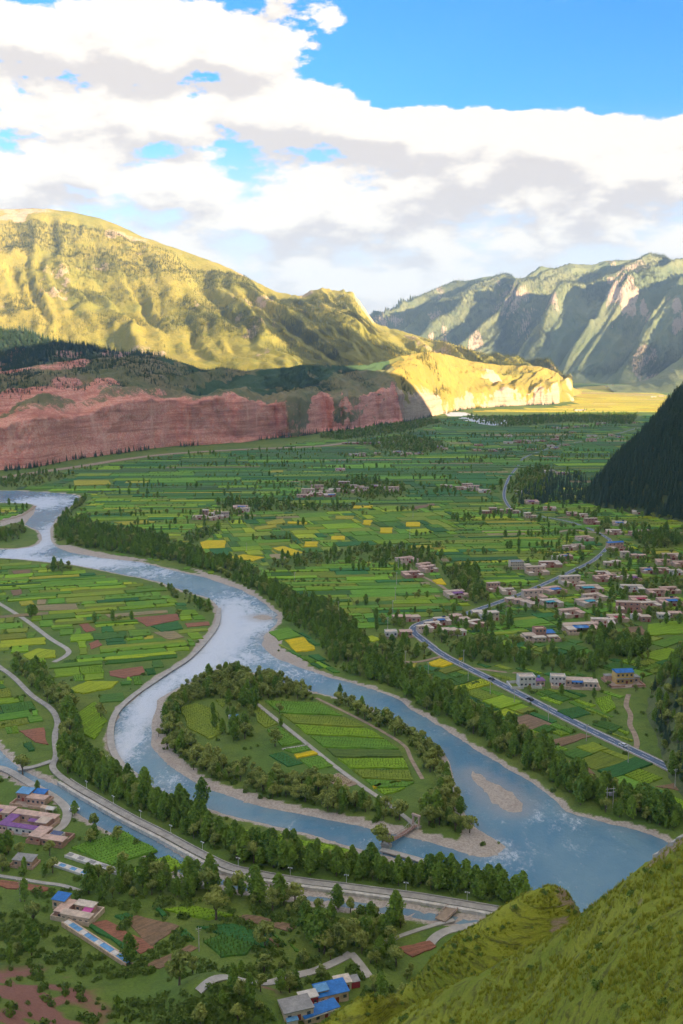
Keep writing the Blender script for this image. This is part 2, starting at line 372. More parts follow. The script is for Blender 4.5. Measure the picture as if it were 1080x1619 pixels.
# ------------------------------------------------------------------ mountains
def resample(P, n):
    P = np.asarray(P, float); k = np.linspace(0, len(P) - 1, n); i = np.minimum(k.astype(int), len(P) - 2); t = (k - i)[:, None]
    a = P[np.maximum(i - 1, 0)]; b = P[i]; c = P[i + 1]; d = P[np.minimum(i + 2, len(P) - 1)]
    cr = .5 * ((2 * b) + (-a + c) * t + (2 * a - 5 * b + 4 * c - d) * t * t + (-a + 3 * b - 3 * c + d) * t ** 3)
    return cr * .6 + (b * (1 - t) + c * t) * .4
def loft(rows, nu, nv):
    """rows: control polylines (same length) from the back foot over the crest to the front foot"""
    R = np.array([resample(r, nu) for r in rows])               # (rows, nu, 3)
    out = []
    for u in range(nu):
        out.append(resample_lin(R[:, u], nv))
    return np.array(out).transpose(1, 0, 2)
def resample_lin(P, nv):
    seg = [max(2, int(round(nv[k]))) for k in range(len(P) - 1)]; o = []
    for k in range(len(P) - 1):
        t = np.linspace(0, 1, seg[k], endpoint=False)[:, None]; o.append(P[k] * (1 - t) + P[k + 1] * t)
    return np.vstack(o + [P[-1:]])
def vparam(nv):
    o = []
    for k, n in enumerate(nv): o += list(k + np.linspace(0, 1, max(2, int(round(n))), endpoint=False))
    return np.array(o + [len(nv)])
def mountain_material(name, grass, grass2, rock, rock2, dark, rockamt=.5, scale=1.0, strata=False):
    m, nb, p = new_mat(name); P = nb.pos()
    a = nb.noise(P, .0022 * scale, 6, .6); b = nb.noise(P, .014 * scale, 6, .65); c = nb.noise(P, .07 * scale, 4, .7)
    col = nb.mix(nb.mr(a, .35, .62), grass, grass2)
    col = nb.mix(nb.math('MAXIMUM', nb.mr(b, .5, .72, 0, .75), nb.mr(nb.math('ADD', nb.attr('shrub'), nb.math('MULTIPLY', nb.math('SUBTRACT', b, .5), .8)), .35, .6)), col, dark)
    gn = nb.n.new('ShaderNodeNewGeometry'); sp = nb.n.new('ShaderNodeSeparateXYZ'); nb.put(sp.inputs[0], gn.outputs['Normal'])
    rk = nb.mix(nb.mr(c, .35, .65), rock, rock2)
    if strata:
        mp = nb.n.new('ShaderNodeMapping'); nb.put(mp.inputs[0], P); mp.inputs['Scale'].default_value = (.15, .15, 3.2)
        st = nb.noise(mp.outputs[0], .035, 6, .7, .6)
        mp2 = nb.n.new('ShaderNodeMapping'); nb.put(mp2.inputs[0], P); mp2.inputs['Scale'].default_value = (1, 1, .12)
        sk = nb.noise(mp2.outputs[0], .06, 5, .65)
        rk = nb.mix(nb.mr(st, .40, .66, 0, .8), rk, tuple(q * .66 for q in rock))
        rk = nb.mix(nb.mr(sk, .5, .75, 0, .8), rk, rock2)
    rf = nb.math('ADD', nb.attr('rock'), nb.math('MULTIPLY', nb.math('SUBTRACT', b, .5), .9))
    rf = nb.math('ADD', rf, nb.math('MULTIPLY', nb.math('SUBTRACT', c, .5), .5))
    rf = nb.math('ADD', rf, nb.mr(sp.outputs[2], .62, .38, 0, rockamt))
    col = nb.mix(nb.mr(rf, .42, .66), col, rk)
    nb.put(p.inputs['Base Color'], col)
    nb.put(p.inputs['Normal'], nb.bump(nb.math('ADD', nb.math('MULTIPLY', b, 14 / scale), nb.math('MULTIPLY', c, 5 / scale)), .8, 1.0))
    return m
def build_loft(name, rows, nu, nv, mat, disp, rock):
    P = loft(rows, nu, nv); V = vparam(nv)[:, None] * np.ones((1, nu)); U = np.arange(nu)[None, :] * np.ones((len(V), 1))
    P[..., 2] += disp(P[..., 0], P[..., 1], V)
    dy = None
    if hasattr(disp, 'push'):
        P[..., 1] += disp.push(P[..., 0], P[..., 2], V)
    me = grid_mesh(name, P, mat); fattr(me, 'rock', rock(P, V))
    o = tag(link(name, me), kind='structure'); return o, P, V
def off(rowz, dz): return [p + np.array([0, 0, dz]) for p in rowz]

# great sunlit mountain on the left
CX = [-420, -250, -100, 0, 80, 160, 230, 330, 400, 440, 472, 488, 508, 530, 551, 560, 568, 582, 596, 630, 700, 760, 820, 870, 905]
CY = [360, 345, 336, 331, 331, 346, 377, 411, 443, 462, 468, 462, 456, 460, 461, 466, 478, 496, 512, 524, 545, 558, 573, 584, 606]
MY = [470, 460, 455, 452, 452, 458, 468, 482, 496, 504, 507, 508, 509, 511, 513, 516, 520, 527, 535, 545, 558, 568, 580, 590, 608]
FY = [585, 585, 585, 582, 580, 578, 578, 578, 580, 582, 583, 584, 585, 586, 587, 588, 588, 588, 588, 588, 588, 590, 594, 600, 609]
CD = [5300] * 6 + [5200, 5100, 5050] + [5000] * 11 + [5050, 5100, 5150, 5200, 5300]
crest = [AT(a, b, c) for a, b, c in zip(CX, CY, CD)]
mid = [AT(a, b, c - 750 + max(0, a - 560) * .9) for a, b, c in zip(CX, MY, CD)]
foot = [AT(a, b, c - 1500 + max(0, a - 560) * 2.0) for a, b, c in zip(CX, FY, CD)]
toe = [np.array([p[0] * .97, p[1] * .96, -5]) for p in foot]
back = [np.array([p[0] * 1.2, p[1] + 1300, -5]) for p in crest]
def d1(x, y, v):
    w = np.interp(v, [0, 1, 1.25, 2, 3, 4], [0, 6, 50, 85, 45, 0])
    s = x * .9 + y * .35 + 150 * (fbm(x / 420, y / 420, 4, 4) - .5)
    r = .34 * ridged(s / 380, v * .8, 2, 11, .5) + .36 * ridged(s / 150, v * 1.0, 2, 12, .5) + .30 * ridged(s / 62, v * 1.5, 2, 13, .5)
    tall = np.interp(v, [0, .9, 1, 1.12, 4], [0, 8, 26, 0, 0]) * (.25 + np.exp(-((x - 30) / 230) ** 2))
    return w * (r - .62) * 2.7 + (fbm(x / 70, y / 70, 5, 6, .6) - .5) * np.interp(v, [0, 1, 2, 4], [0, 12, 26, 0]) + tall * (fbm(x / 30, y / 400, 3, 2) - .4)
def r1(P, v):
    n = fbm(P[..., 0] / 160, P[..., 1] / 160, 4, 31); s = sstep(.60, .74, n) * .55
    top = sstep(330, 130, np.abs(P[..., 0] + 1650)) * sstep(1.22, 1.0, v) * .55       # bare brown crown
    nose = np.exp(-((P[..., 0] - 110) / 70) ** 2) * sstep(1.55, 1.0, v) * .8
    return s + top + nose
MM1 = mountain_material('sunlit_mountain', (.24, .22, .036), (.345, .28, .050), (.50, .34, .20), (.54, .40, .26), (.15, .17, .035), .3)
mt1, P1, V1 = build_loft('mountain_left', [back, crest, mid, foot, toe], 330, [8, 70, 70, 12], MM1, d1, r1)

# far mountain on the right
RX = [520, 570, 605, 650, 700, 760, 800, 822, 862, 905, 935, 962, 1000, 1030, 1055, 1085, 1150, 1260, 1400]
RY = [545, 525, 506, 486, 464, 440, 437, 441, 430, 426, 431, 420, 411, 404, 411, 409, 398, 410, 430]
RD = [10500, 10200, 9900, 9600, 9300, 9000, 8900, 8800, 8600, 8500, 8450, 8400, 8300, 8200, 8150, 8100, 7900, 7700, 7500]
rc = [AT(a, b, c) for a, b, c in zip(RX, RY, RD)]
rm = [AT(a - 10, 560 - (560 - b) * .50 - 4, c - 950) for a, b, c in zip(RX, RY, RD)]
rf_ = [np.array([AT(a - 22, 606, c)[0], min(c, 6900) - max(0, a - 900) * .9, -5]) for a, c in zip(RX, [d - 1900 for d in RD])]
rf_ = [np.array([(a - 560) / FOC * y_, y_, -5]) for a, y_ in [(x_, max(6350, 7300 - max(0, x_ - 820) * 3.0)) for x_ in RX]]
rb = [np.array([p[0] * 1.15, p[1] + 1500, -5]) for p in rc]
def d2(x, y, v):
    w = np.interp(v, [0, 1, 1.2, 2, 2.7, 3], [0, 8, 110, 210, 120, 0])
    s = x - 1.7 * (y - 8500) + 330 * (fbm(x / 800, y / 800, 3, 14) - .5)
    fr_ = (s / 760) % 1; tri = np.where(fr_ < .27, fr_ / .27, (1 - fr_) / .73); r = .60 * tri + .26 * ridged(s / 170, v * 1.2, 2, 41) + .14 * ridged(s / 60, v * 3, 2, 42)
    return w * (r - .5) * 2.6 * (.6 + .8 * fbm(s / 560, y / 3000, 2, 45)) + (fbm(x / 110, y / 110, 5, 16, .6) - .5) * np.interp(v, [0, 1, 2, 3], [0, 22, 90, 0])
def r2(P, v):
    n = fbm(P[..., 0] / 260, P[..., 1] / 260, 4, 33)
    return sstep(.58, .72, n) * .5 + np.exp(-((P[..., 0] - 1330) / 170) ** 2) * sstep(1.1, 1.6, v) * sstep(2.6, 2.1, v) * .35
MM2 = mountain_material('far_mountain', (.15, .175, .075), (.215, .22, .095), (.46, .33, .22), (.54, .40, .28), (.10, .145, .05), .3)
mt2, P2, V2 = build_loft('mountain_far', [rb, rc, rm, rf_], 260, [8, 90, 90], MM2, d2, r2)

# red cliffs and the hills above them (shaded), running on into the sunlit yellow hill
BX = [-260, -120, 0, 60, 130, 190, 250, 320, 380, 430, 480, 520, 560, 600, 640, 680, 710, 740, 790, 830, 860, 882, 894]
BY = [770, 757, 744, 737, 724, 716, 708, 703, 700, 694, 688, 683, 678, 672, 667, 660, 652, 647, 643, 641, 640, 638, 630]
CTY = [690, 684, 676, 664, 660, 648, 644, 640, 643, 640, 634, 630, 626, 625, 628, 632, 629, 627, 623, 621, 618, 618, 620]
CRY = [598, 592, 588, 578, 570, 566, 563, 583, 585, 582, 577, 576, 577, 572, 561, 556, 561, 570, 577, 578, 581, 590, 606]
base = [G(a, b) for a, b in zip(BX, BY)]
# alcoves and buttresses along the cliff
cj = [0, 20, 0, -25, 10, 0, 30, 0, -10, 60, 20, 80, 0, 70, 10, 40, 0, 25, 0, 20, 0, 0, 0]
ctop = [AT(a, b, q[1] + 26 + j * .3) for a, b, q, j in zip(BX, CTY, base, cj)]
bas2 = [q + np.array([0, j * .3, -3]) for q, j in zip(base, cj)]
tal = [np.array([c[0], q[1] + 17, q[2] + (c[2] - q[2]) * .42 * (1 if a < 330 else .25)]) for q, c, a in zip(bas2, ctop, BX)]
crs = [AT(a, b, q[1] + 330) for a, b, q in zip(BX, CRY, base)]
msl = [a * .5 + b * .5 + np.array([0, 0, -6]) for a, b in zip(ctop, crs)]
bk = [np.array([q[0] * 1.18, q[1] + 420, -5]) for q in crs]
def d3(x, y, v):
    s = x * .95 - y * .45 + 30 * fbm(x / 120, y / 120, 3, 5)
    r = .7 * ridged(s / 150, (x + y) / 800, 3, 51, .5) + .3 * ridged(s / 40, (x + y) / 300, 3, 53, .5)
    w = np.interp(v, [0, 1, 1.2, 2, 2.8, 3, 4, 5], [0, 3, 26, 46, 36, 22, 6, 0])
    return w * (r - .6) * 2.2 + (fbm(x / 35, y / 35, 4, 52) - .5) * np.interp(v, [0, 1, 2, 3, 4, 5], [0, 7, 9, 22, 12, 0]) + (fbm(x / 110, y / 300, 3, 57) - .5) * np.interp(v, [2, 2.8, 3, 4, 5], [0, 30, 42, 10, 0])
def push3(x, z, v):
    w = np.interp(v, [2.6, 3, 4, 5], [0, 1, .8, .6])
    big = sstep(-420, -60, x) * sstep(260, 120, x) - .45 * sstep(120, 300, x)
    return w * ((ridged(x / 105, z / 400, 3, 61) - .6) * (55 + 105 * big) + (ridged(x / 30, z / 130, 3, 65) - .6) * 26 + (fbm(x / 14, z / 20, 4, 62) - .5) * 14)
d3.push = push3
def r3(P, v):
    n = fbm(P[..., 0] / 60, P[..., 2] / 60, 4, 63); s2 = fbm((P[..., 0] * .95 - P[..., 1] * .45) / 60, (P[..., 0] + P[..., 1]) / 500, 4, 64)
    west = sstep(-150, -600, P[..., 0])
    gul = sstep(.62, .50, ridged(P[..., 0] / 105, P[..., 2] / 400, 3, 61) + .09 * (v - 3.2) + .45 * (fbm(P[..., 0] / 14, P[..., 2] / 14, 4, 68, .6) - .5)) * sstep(-420, -60, P[..., 0])
    return np.interp(v, [0, 2.2, 2.75, 3, 4, 4.4, 5], [0, .0, .3, 1.0, 1.1, .72, .6]) - .9 * gul + .5 * sstep(-280, -560, P[..., 0]) * np.interp(v, [1.3, 2.2, 3], [0, .5, 1]) + sstep(.50, .64, s2) * (.30 + .38 * west) * np.interp(v, [.9, 1.2, 3], [0, 1, 1]) + (n - .5) * .3
MM3 = mountain_material('red_cliff_hill', (.15, .155, .055), (.245, .20, .09), (.70, .225, .145), (.82, .45, .31), (.055, .10, .04), .25, 4.0, True)
mt3, P3a, V3 = build_loft('red_cliff_hill', [bk, crs, msl, ctop, tal, bas2], 620, [10, 26, 26, 18, 14], MM3, d3, r3)
# the eastern end of the same range is grassy and pale
s3 = P3a[..., 0] * .95 - P3a[..., 1] * .45 + 30 * fbm(P3a[..., 0] / 120, P3a[..., 1] / 120, 3, 5)
fattr(mt3.data, 'shrub', sstep(.60, .42, .7 * ridged(s3 / 150, (P3a[..., 0] + P3a[..., 1]) / 800, 3, 51, .5) + .3 * fbm(P3a[..., 0] / 40, P3a[..., 1] / 40, 3, 58)) * np.interp(V3, [.9, 1.1, 2.9, 3.1], [.2, .9, .9, 0]) * (P3a[..., 0] < 230))
o = mt3; mlist = P3a[..., 0] - .1 * (P3a[..., 1] - 3200)
MM3b = mountain_material('yellow_hill', (.27, .215, .04), (.35, .26, .05), (.44, .31, .20), (.52, .39, .27), (.17, .165, .04), .25, 3.0, True)
o.data.materials.append(MM3b)
cen = np.empty(len(o.data.polygons) * 3); o.data.polygons.foreach_get('center', cen); cen = cen.reshape(-1, 3)
edge = cen[:, 0] + 60 * (fbm(cen[:, 0] / 60, cen[:, 1] / 60, 3, 71) - .5) + .25 * (cen[:, 2] - 60)
o.data.polygons.foreach_set('material_index', (edge > 175).astype(np.int32)); o.data.update()

# dark wooded hill rising between the cliffs and the great mountain at the left edge
hx = [-300, -150, -60, 0, 40, 80, 130, 180, 240, 290]
hy = [540, 530, 526, 522, 525, 538, 548, 555, 562, 580]
hc = [AT(a, b, 2900) for a, b in zip(hx, hy)]; hb = [np.array([p[0], 3350, 60]) for p in hc]; hf = [AT(a, 600, 2560) for a in hx]
def d4(x, y, v): return (fbm(x / 60, y / 60, 4, 81) - .5) * np.interp(v, [0, 1, 2], [0, 16, 10])
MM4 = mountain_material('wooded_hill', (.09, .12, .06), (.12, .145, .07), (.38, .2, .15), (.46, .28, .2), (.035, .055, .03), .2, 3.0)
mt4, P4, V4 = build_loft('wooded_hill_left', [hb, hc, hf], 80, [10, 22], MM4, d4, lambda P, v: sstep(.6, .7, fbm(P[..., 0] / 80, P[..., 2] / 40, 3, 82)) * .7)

# shaded hill at the far right, in front of the far mountain
fx = [960, 1000, 1030, 1050, 1070, 1100, 1160, 1260]
fy = [609, 606, 598, 584, 570, 545, 500, 450]
fc = [AT(a, b, 5650) for a, b in zip(fx, fy)]; fb = [np.array([p[0] + 200, 6300, -5]) for p in fc]; ff = [np.array([p[0] - 60, 5250, -5]) for p in fc]
def d5(x, y, v): return (ridged(x / 160, y / 260, 4, 91) - .6) * np.interp(v, [0, 1, 1.5, 2], [0, 25, 40, 0])
mt5, P5, V5 = build_loft('hill_far', [fb, fc, ff], 70, [10, 24], MM2, d5, lambda P, v: np.zeros(V5_shape(P)))  if False else (None, None, None)
def z0(P, v): return np.zeros(P.shape[:2])
mt5, P5, V5 = build_loft('hill_far', [fb, fc, ff], 70, [10, 24], MM2, d5, z0)

# the mountain on the near right whose mass throws the evening shade over the valley
TOE_Y = [-2600, 0, 150, 330, 470, 560, 640, 760, 960, 1150, 1300, 1360, 1460, 1600, 1900, 3000, 4200]
TOE_X = [260, 120, 130, 150, 158, 182, 222, 300, 385, 430, 345, 335, 400, 560, 760, 1180, 1660]
CRY_Y = [-2600, -1200, 0, 900, 1400, 1900, 2300, 2700, 3100, 3600, 4200]
CRY_Z = [900, 900, 930, 960, 860, 610, 410, 200, 90, 50, 20]
gx = np.concatenate([np.arange(60, 700, 9), np.arange(700, 3000, 30)]); gy = np.concatenate([np.arange(-2600, 350, 50), np.arange(350, 1650, 10), np.arange(1650, 4200, 30)])
GX, GY = np.meshgrid(gx, gy)
def right_h(x, y):
    t0 = np.interp(y, TOE_Y, TOE_X) + 14 * (fbm(x / 60, y / 60, 3, 102) - .5); c0 = np.interp(y, CRY_Y, CRY_Z)
    d = x - t0; L = np.maximum(1600 - t0, 500)
    t = d / L
    z = c0 * np.where(t < 0, t * 1.5, np.where(t < 1, np.sin(np.clip(t, 0, 1) * pi / 2) ** .95, np.maximum(0, 1 - (t - 1) * 1.0)))
    return np.maximum(z + (ridged(x / 300, y / 300, 4, 101) - .6) * np.clip(d, 0, 400) * .25 + (fbm(x / 28, y / 28, 3, 103) - .5) * np.clip(d * .2, 0, 8), -4)
RZ = right_h(GX, GY)
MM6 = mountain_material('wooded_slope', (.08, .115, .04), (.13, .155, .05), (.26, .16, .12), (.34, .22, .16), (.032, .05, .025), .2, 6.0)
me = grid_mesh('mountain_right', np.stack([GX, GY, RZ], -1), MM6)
fattr(me, 'rock', sstep(.62, .72, fbm(GX / 45, GY / 45, 4, 104)) * .5)
tag(link('mountain_right', me), kind='structure')

# ------------------------------------------------------------------ the grassy hill under the camera
main = [(1080, 1330, 150), (1040, 1357, 154), (1000, 1384, 158), (960, 1417, 163), (930, 1440, 167), (905, 1462, 170), (860, 1488, 176), (780, 1527, 184), (700, 1570, 192), (620, 1616, 200), (540, 1680, 206)]
spur = [(893, 1403, 236), (860, 1406, 234), (830, 1418, 232), (780, 1450, 230), (700, 1504, 228), (600, 1562, 224), (500, 1619, 220), (420, 1675, 214)]
cp = []
for a in main:
    p = AT(*a); cp.append(p)
for a in [(905, 1462, 170), (860, 1488, 176), (780, 1527, 184), (700, 1570, 192), (620, 1616, 200)]:
    p = AT(a[0], a[1], a[2] + 22); cp.append(p + np.array([0, 0, -9]))
for a in [(1080, 1330, 150), (1000, 1384, 158), (930, 1440, 167)]:
    p = AT(a[0], a[1], a[2] + 40); cp.append(p + np.array([0, 0, -32])); p = AT(a[0] + 20, a[1], a[2] + 95); cp.append(p + np.array([0, 0, -75]))
for a in spur: cp.append(AT(*a))
for a in spur: p = AT(a[0] - 14, a[1] - 6, a[2] + 26); cp.append(p + np.array([0, 0, -24]))
for a in spur: p = AT(a[0] - 30, a[1] - 10, a[2] + 60); cp.append(np.array([p[0], p[1], -12.]))
p = AT(915, 1440, 250); cp.append(p + np.array([0, 0, -30]))
for a in [(470, 1600, 225), (440, 1640, 205), (400, 1650, 180), (420, 1619, 240), (360, 1700, 190), (480, 1625, 190), (500, 1660, 160)]: cp.append(AT(*a) + np.array([0, 0, -16.]))
for a in [(1080, 1450, 118), (1080, 1619, 88), (1000, 1619, 98), (900, 1619, 114), (800, 1619, 134), (700, 1619, 165), (950, 1500, 136), (850, 1560, 152), (1000, 1480, 128), (1180, 1619, 80), (1180, 1400, 125), (1180, 1290, 152)]:
    cp.append(AT(*a))
cp += [np.array(q, float) for q in [(0, -8, 187), (0, 6, 178), (0, 25, 160), (-30, 0, 168), (-30, 60, 108), (-40, 120, 52), (30, 0, 188), (60, 10, 186), (20, 40, 158), (-90, 20, 120), (-100, 110, 30), (-60, 180, 8), (-110, 200, -12), (-150, 60, 20), (120, 60, 190), (130, 150, 150), (150, 230, 60), (140, 290, 0), (90, 300, -12), (20, -60, 200), (-80, -60, 150), (120, -60, 210), (-40, 240, -14), (10, 290, -20)]]
cp = np.array(cp)
def tps(r2): return np.where(r2 > 0, r2 * np.log(np.maximum(r2, 1e-9)), 0)
N = NH = len(cp); A = np.zeros((N + 3, N + 3)); sc = 100.
QH = cp[:, :2] / sc
A[:N, :N] = tps(((QH[:, None] - QH[None]) ** 2).sum(-1)) + np.eye(N) * .004
A[:N, N] = 1; A[:N, N + 1:] = QH; A[N:, :N] = A[:N, N:].T
wts = np.linalg.solve(A, np.concatenate([cp[:, 2], [0, 0, 0]]))
def hill_raw(x, y):
    sh_ = np.shape(x); xq = np.ravel(x) / sc; yq = np.ravel(y) / sc; z = np.zeros(len(xq))
    for i in range(NH): z += wts[i] * tps((xq - QH[i, 0]) ** 2 + (yq - QH[i, 1]) ** 2)
    return (z + wts[NH] + wts[NH + 1] * xq + wts[NH + 2] * yq).reshape(sh_)
def hill_h(x, y):
    z = hill_raw(x, y)
    tw = 1.1 * (fbm(x / 14, y / 14, 3, 7) - .5)
    st = (z / 1.5 + 3.0 * fbm(x / 18, y / 18, 3, 17)) % 1.0                        # sheep-track steps
    return z + tw * 1.3 + (sstep(.0, .35, st) - st) * .75 + (fbm(x / 2.2, y / 2.2, 3, 27) - .5) * .9
hxs = np.arange(-150, 170, 1.0); hys = np.arange(-60, 320, 1.0); HX, HY = np.meshgrid(hxs, hys)
HZ = hill_h(HX, HY)
def hill_material():
    m, nb, p = new_mat('hill_turf'); P = nb.pos()
    mp = nb.n.new('ShaderNodeMapping'); nb.put(mp.inputs[0], P); mp.inputs['Scale'].default_value = (.22, .22, 1.5)
    a = nb.noise(P, .03, 5, .6); b = nb.noise(mp.outputs[0], .75, 5, .65, .6); c = nb.noise(P, 1.6, 4, .7)
    col = nb.mix(nb.mr(a, .38, .62), (.165, .215, .014), (.26, .285, .022))
    col = nb.mix(nb.mr(b, .46, .66, 0, .9), col, (.075, .085, .010))
    col = nb.mix(nb.mr(c, .45, .8, 0, .5), col, (.36, .30, .05))
    rk = nb.mr(nb.math('ADD', nb.attr('rock'), nb.math('MULTIPLY', nb.math('SUBTRACT', b, .5), .8)), .45, .6)
    col = nb.mix(rk, col, nb.mix(c, (.24, .16, .10), (.40, .31, .22)))
    nb.put(p.inputs['Base Color'], col)
    nb.put(p.inputs['Normal'], nb.bump(nb.math('ADD', c, nb.math('MULTIPLY', b, 2)), .8, .35)); return m
me = grid_mesh('hillside', np.stack([HX, HY, HZ], -1), hill_material())
rk_ = np.zeros(HX.shape)
for a in [(1060, 1400, 152, 6, .8), (1075, 1385, 152, 5, .8), (945, 1430, 166, 5, .6), (905, 1440, 222, 7, .8), (895, 1420, 232, 5, .7), (1010, 1470, 140, 3, .5), (970, 1520, 130, 4, .4)]:
    p = AT(*a[:3]); rk_ = np.maximum(rk_, a[4] * np.exp(-((HX - p[0]) ** 2 + (HY - p[1]) ** 2) / a[3] ** 2))
fattr(me, 'rock', rk_); tag(link('hillside', me), kind='structure')

# ------------------------------------------------------------------ land-use raster (2.5 m) that keeps things off each other
RX0, RY0, RS = -1500., 180., 2.5
RW, RH = 1240, 1460
RAS = np.zeros((RH, RW), np.uint8)
rxx, ryy = np.meshgrid(RX0 + (np.arange(RW) + .5) * RS, RY0 + (np.arange(RH) + .5) * RS)
def sub(P, pad):
    a = max(0, int((P[:, 0].min() - pad - RX0) / RS)); b = min(RW, int((P[:, 0].max() + pad - RX0) / RS) + 2)
    c = max(0, int((P[:, 1].min() - pad - RY0) / RS)); d = min(RH, int((P[:, 1].max() + pad - RY0) / RS) + 2)
    return slice(c, d), slice(a, b)
def stamp_poly(P, val, pad=0):
    P = np.asarray(P); s = sub(P, pad + 3)
    if s[0].stop <= s[0].start or s[1].stop <= s[1].start: return
    m = inside(rxx[s], ryy[s], P)
    if pad > 0: m |= segdist(rxx[s], ryy[s], P) < pad
    RAS[s][m & (RAS[s] == 0)] = val
def stamp_line(P, val, w):
    P = np.asarray(P)
    for i in range(len(P) - 1):
        q = P[i:i + 2]; s = sub(q, w + 3)
        if s[0].stop <= s[0].start or s[1].stop <= s[1].start: continue
        m = segdist(rxx[s], ryy[s], q, False) < w; RAS[s][m & (RAS[s] == 0)] = val
def lookup(x, y):
    i = ((np.asarray(y) - RY0) / RS).astype(int); j = ((np.asarray(x) - RX0) / RS).astype(int)
    ok = (i >= 0) & (i < RH) & (j >= 0) & (j < RW)
    return np.where(ok, RAS[np.clip(i, 0, RH - 1), np.clip(j, 0, RW - 1)], 9)
cX = rxx[::3, ::3]; cY = ryy[::3, ::3]; s_ = (cY < 1900) & (cX > -1150) & (cX < 420); t_ = np.full(cX.shape, 900.); t_[s_] = sdf(cX[s_], cY[s_])
t_ = np.repeat(np.repeat(t_, 3, 0), 3, 1)[:RH, :RW]; RAS[t_ < 4.5] = 1
rr_ = np.repeat(np.repeat(right_h(rxx[::2, ::2], ryy[::2, ::2]), 2, 0), 2, 1)[:RH, :RW]; RAS[rr_ > .8] = 6
hm = (ryy < 330) & (rxx > -150) & (rxx < 170); RAS[hm & (hill_raw(rxx, ryy) > hz(rxx, ryy) - .5)] = 6
gb = inside(rxx, ryy, np.vstack([np.array([b[:2] for b in bas2]), [[2500, 4000], [2500, 180], [-1600, 180]]]))
RAS[(~gb) & (RAS == 0)] = 6

# ------------------------------------------------------------------ roads and paths
def ribbon(path, w, top, name, mat, lift=0.0, thick=.5, offset=0.0):
    P = np.asarray(path); T = np.gradient(P, axis=0); T /= np.linalg.norm(T, axis=1)[:, None] + 1e-9
    Nn = np.stack([-T[:, 1], T[:, 0]], 1)
    w = np.ones(len(P)) * w; offset = np.ones(len(P)) * offset
    L = P + Nn * (offset + w / 2)[:, None]; R = P + Nn * (offset - w / 2)[:, None]
    zl = np.maximum(hz(L[:, 0], L[:, 1]), hz(R[:, 0], R[:, 1])) + top + lift
    V = np.concatenate([np.c_[L, zl], np.c_[R, zl], np.c_[L, zl - thick], np.c_[R, zl - thick]]); n = len(P); F = []
    for i in range(n - 1):
        F += [(n + i, n + i + 1, i + 1, i), (i, i + 1, 2 * n + i + 1, 2 * n + i), (n + i + 1, n + i, 3 * n + i, 3 * n + i + 1)]
    return mesh(name, V, F, mat)
ASPH = flat('asphalt', (.105, .15, .235), .75, .25, .25); CONC = flat('pale_concrete', (.44, .41, .37), .9, .22, .25)
DIRT = flat('packed_earth', (.36, .275, .20), .95, .3, .3); LINE = flat('road_paint', (.62, .62, .6), .8, .3, .8)
GREYR = flat('worn_road', (.42, .39, .35), .9, .25, .3); WHITEW = flat('limewashed_wall', (.60, .56, .50), .9, .3, .4)
def path_px(pts, n=5): return smooth_poly(gp(pts), n, False)
def road(name, pts, w, mat, top=.14, keep=1.5, smoothn=5):
    P = path_px(pts, smoothn); o = tag(link(name, ribbon(P, w, top, name, mat)), kind='structure'); stamp_line(P, 2, w / 2 + keep); return o, P
MAIN = [(1110, 1243), (1080, 1226), (1040, 1205), (985, 1179), (920, 1148), (850, 1112), (790, 1081), (740, 1056), (700, 1035), (668, 1011), (654, 999), (656, 990), (680, 981), (720, 975), (760, 962), (800, 948), (850, 928), (900, 905), (938, 886), (958, 868), (965, 856), (956, 848), (930, 835), (900, 825), (870, 819), (840, 814), (812, 806), (801, 795), (797, 780), (804, 757), (818, 738), (832, 722), (880, 706), (960, 690), (1010, 676)]
MP = path_px(MAIN, 5); mw = np.interp(MP[:, 1], [650, 1050], [6.2, 3.8]); mr_ = tag(link('asphalt_road', ribbon(MP, mw, .16, 'asphalt_road', ASPH)), kind='structure'); stamp_line(MP, 2, 5)
link('shoulder', ribbon(MP, mw * 1.25, .09, 'shoulder', flat('dusty_shoulder', (.36, .31, .25), .95, .4, .2)), mr_)
for s2 in (-1, 1): link('edge_line', ribbon(MP, mw * .085, .168, 'edge_line', LINE, 0, .02, s2 * mw * .42), mr_)
dl = bpy.data.objects.new
acc_ = np.r_[0, np.cumsum(np.linalg.norm(np.diff(MP, axis=0), axis=1))]
dashes = []
for k in range(0, int(min(acc_[-1], 900)), 12):
    t = np.array([k, k + 5.]); q2 = np.stack([np.interp(t, acc_, MP[:, 0]), np.interp(t, acc_, MP[:, 1])], 1)
    link('centre_dash', ribbon(q2, .3, .168, 'centre_dash', LINE, 0, .02), mr_)
CANR = [(-190, 930), (-110, 980), (-30, 1030), (-5, 1052), (22, 1072), (50, 1100), (80, 1121), (91, 1142), (87, 1165), (89, 1195), (84, 1216), (112, 1240), (160, 1268), (210, 1296), (260, 1321), (310, 1348), (360, 1372), (410, 1384), (470, 1394), (540, 1403), (600, 1411), (660, 1419), (720, 1429), (800, 1443), (900, 1462)]
cr_, CP = road('canal_road', CANR, 3.2, GREYR, .55, 2.0)
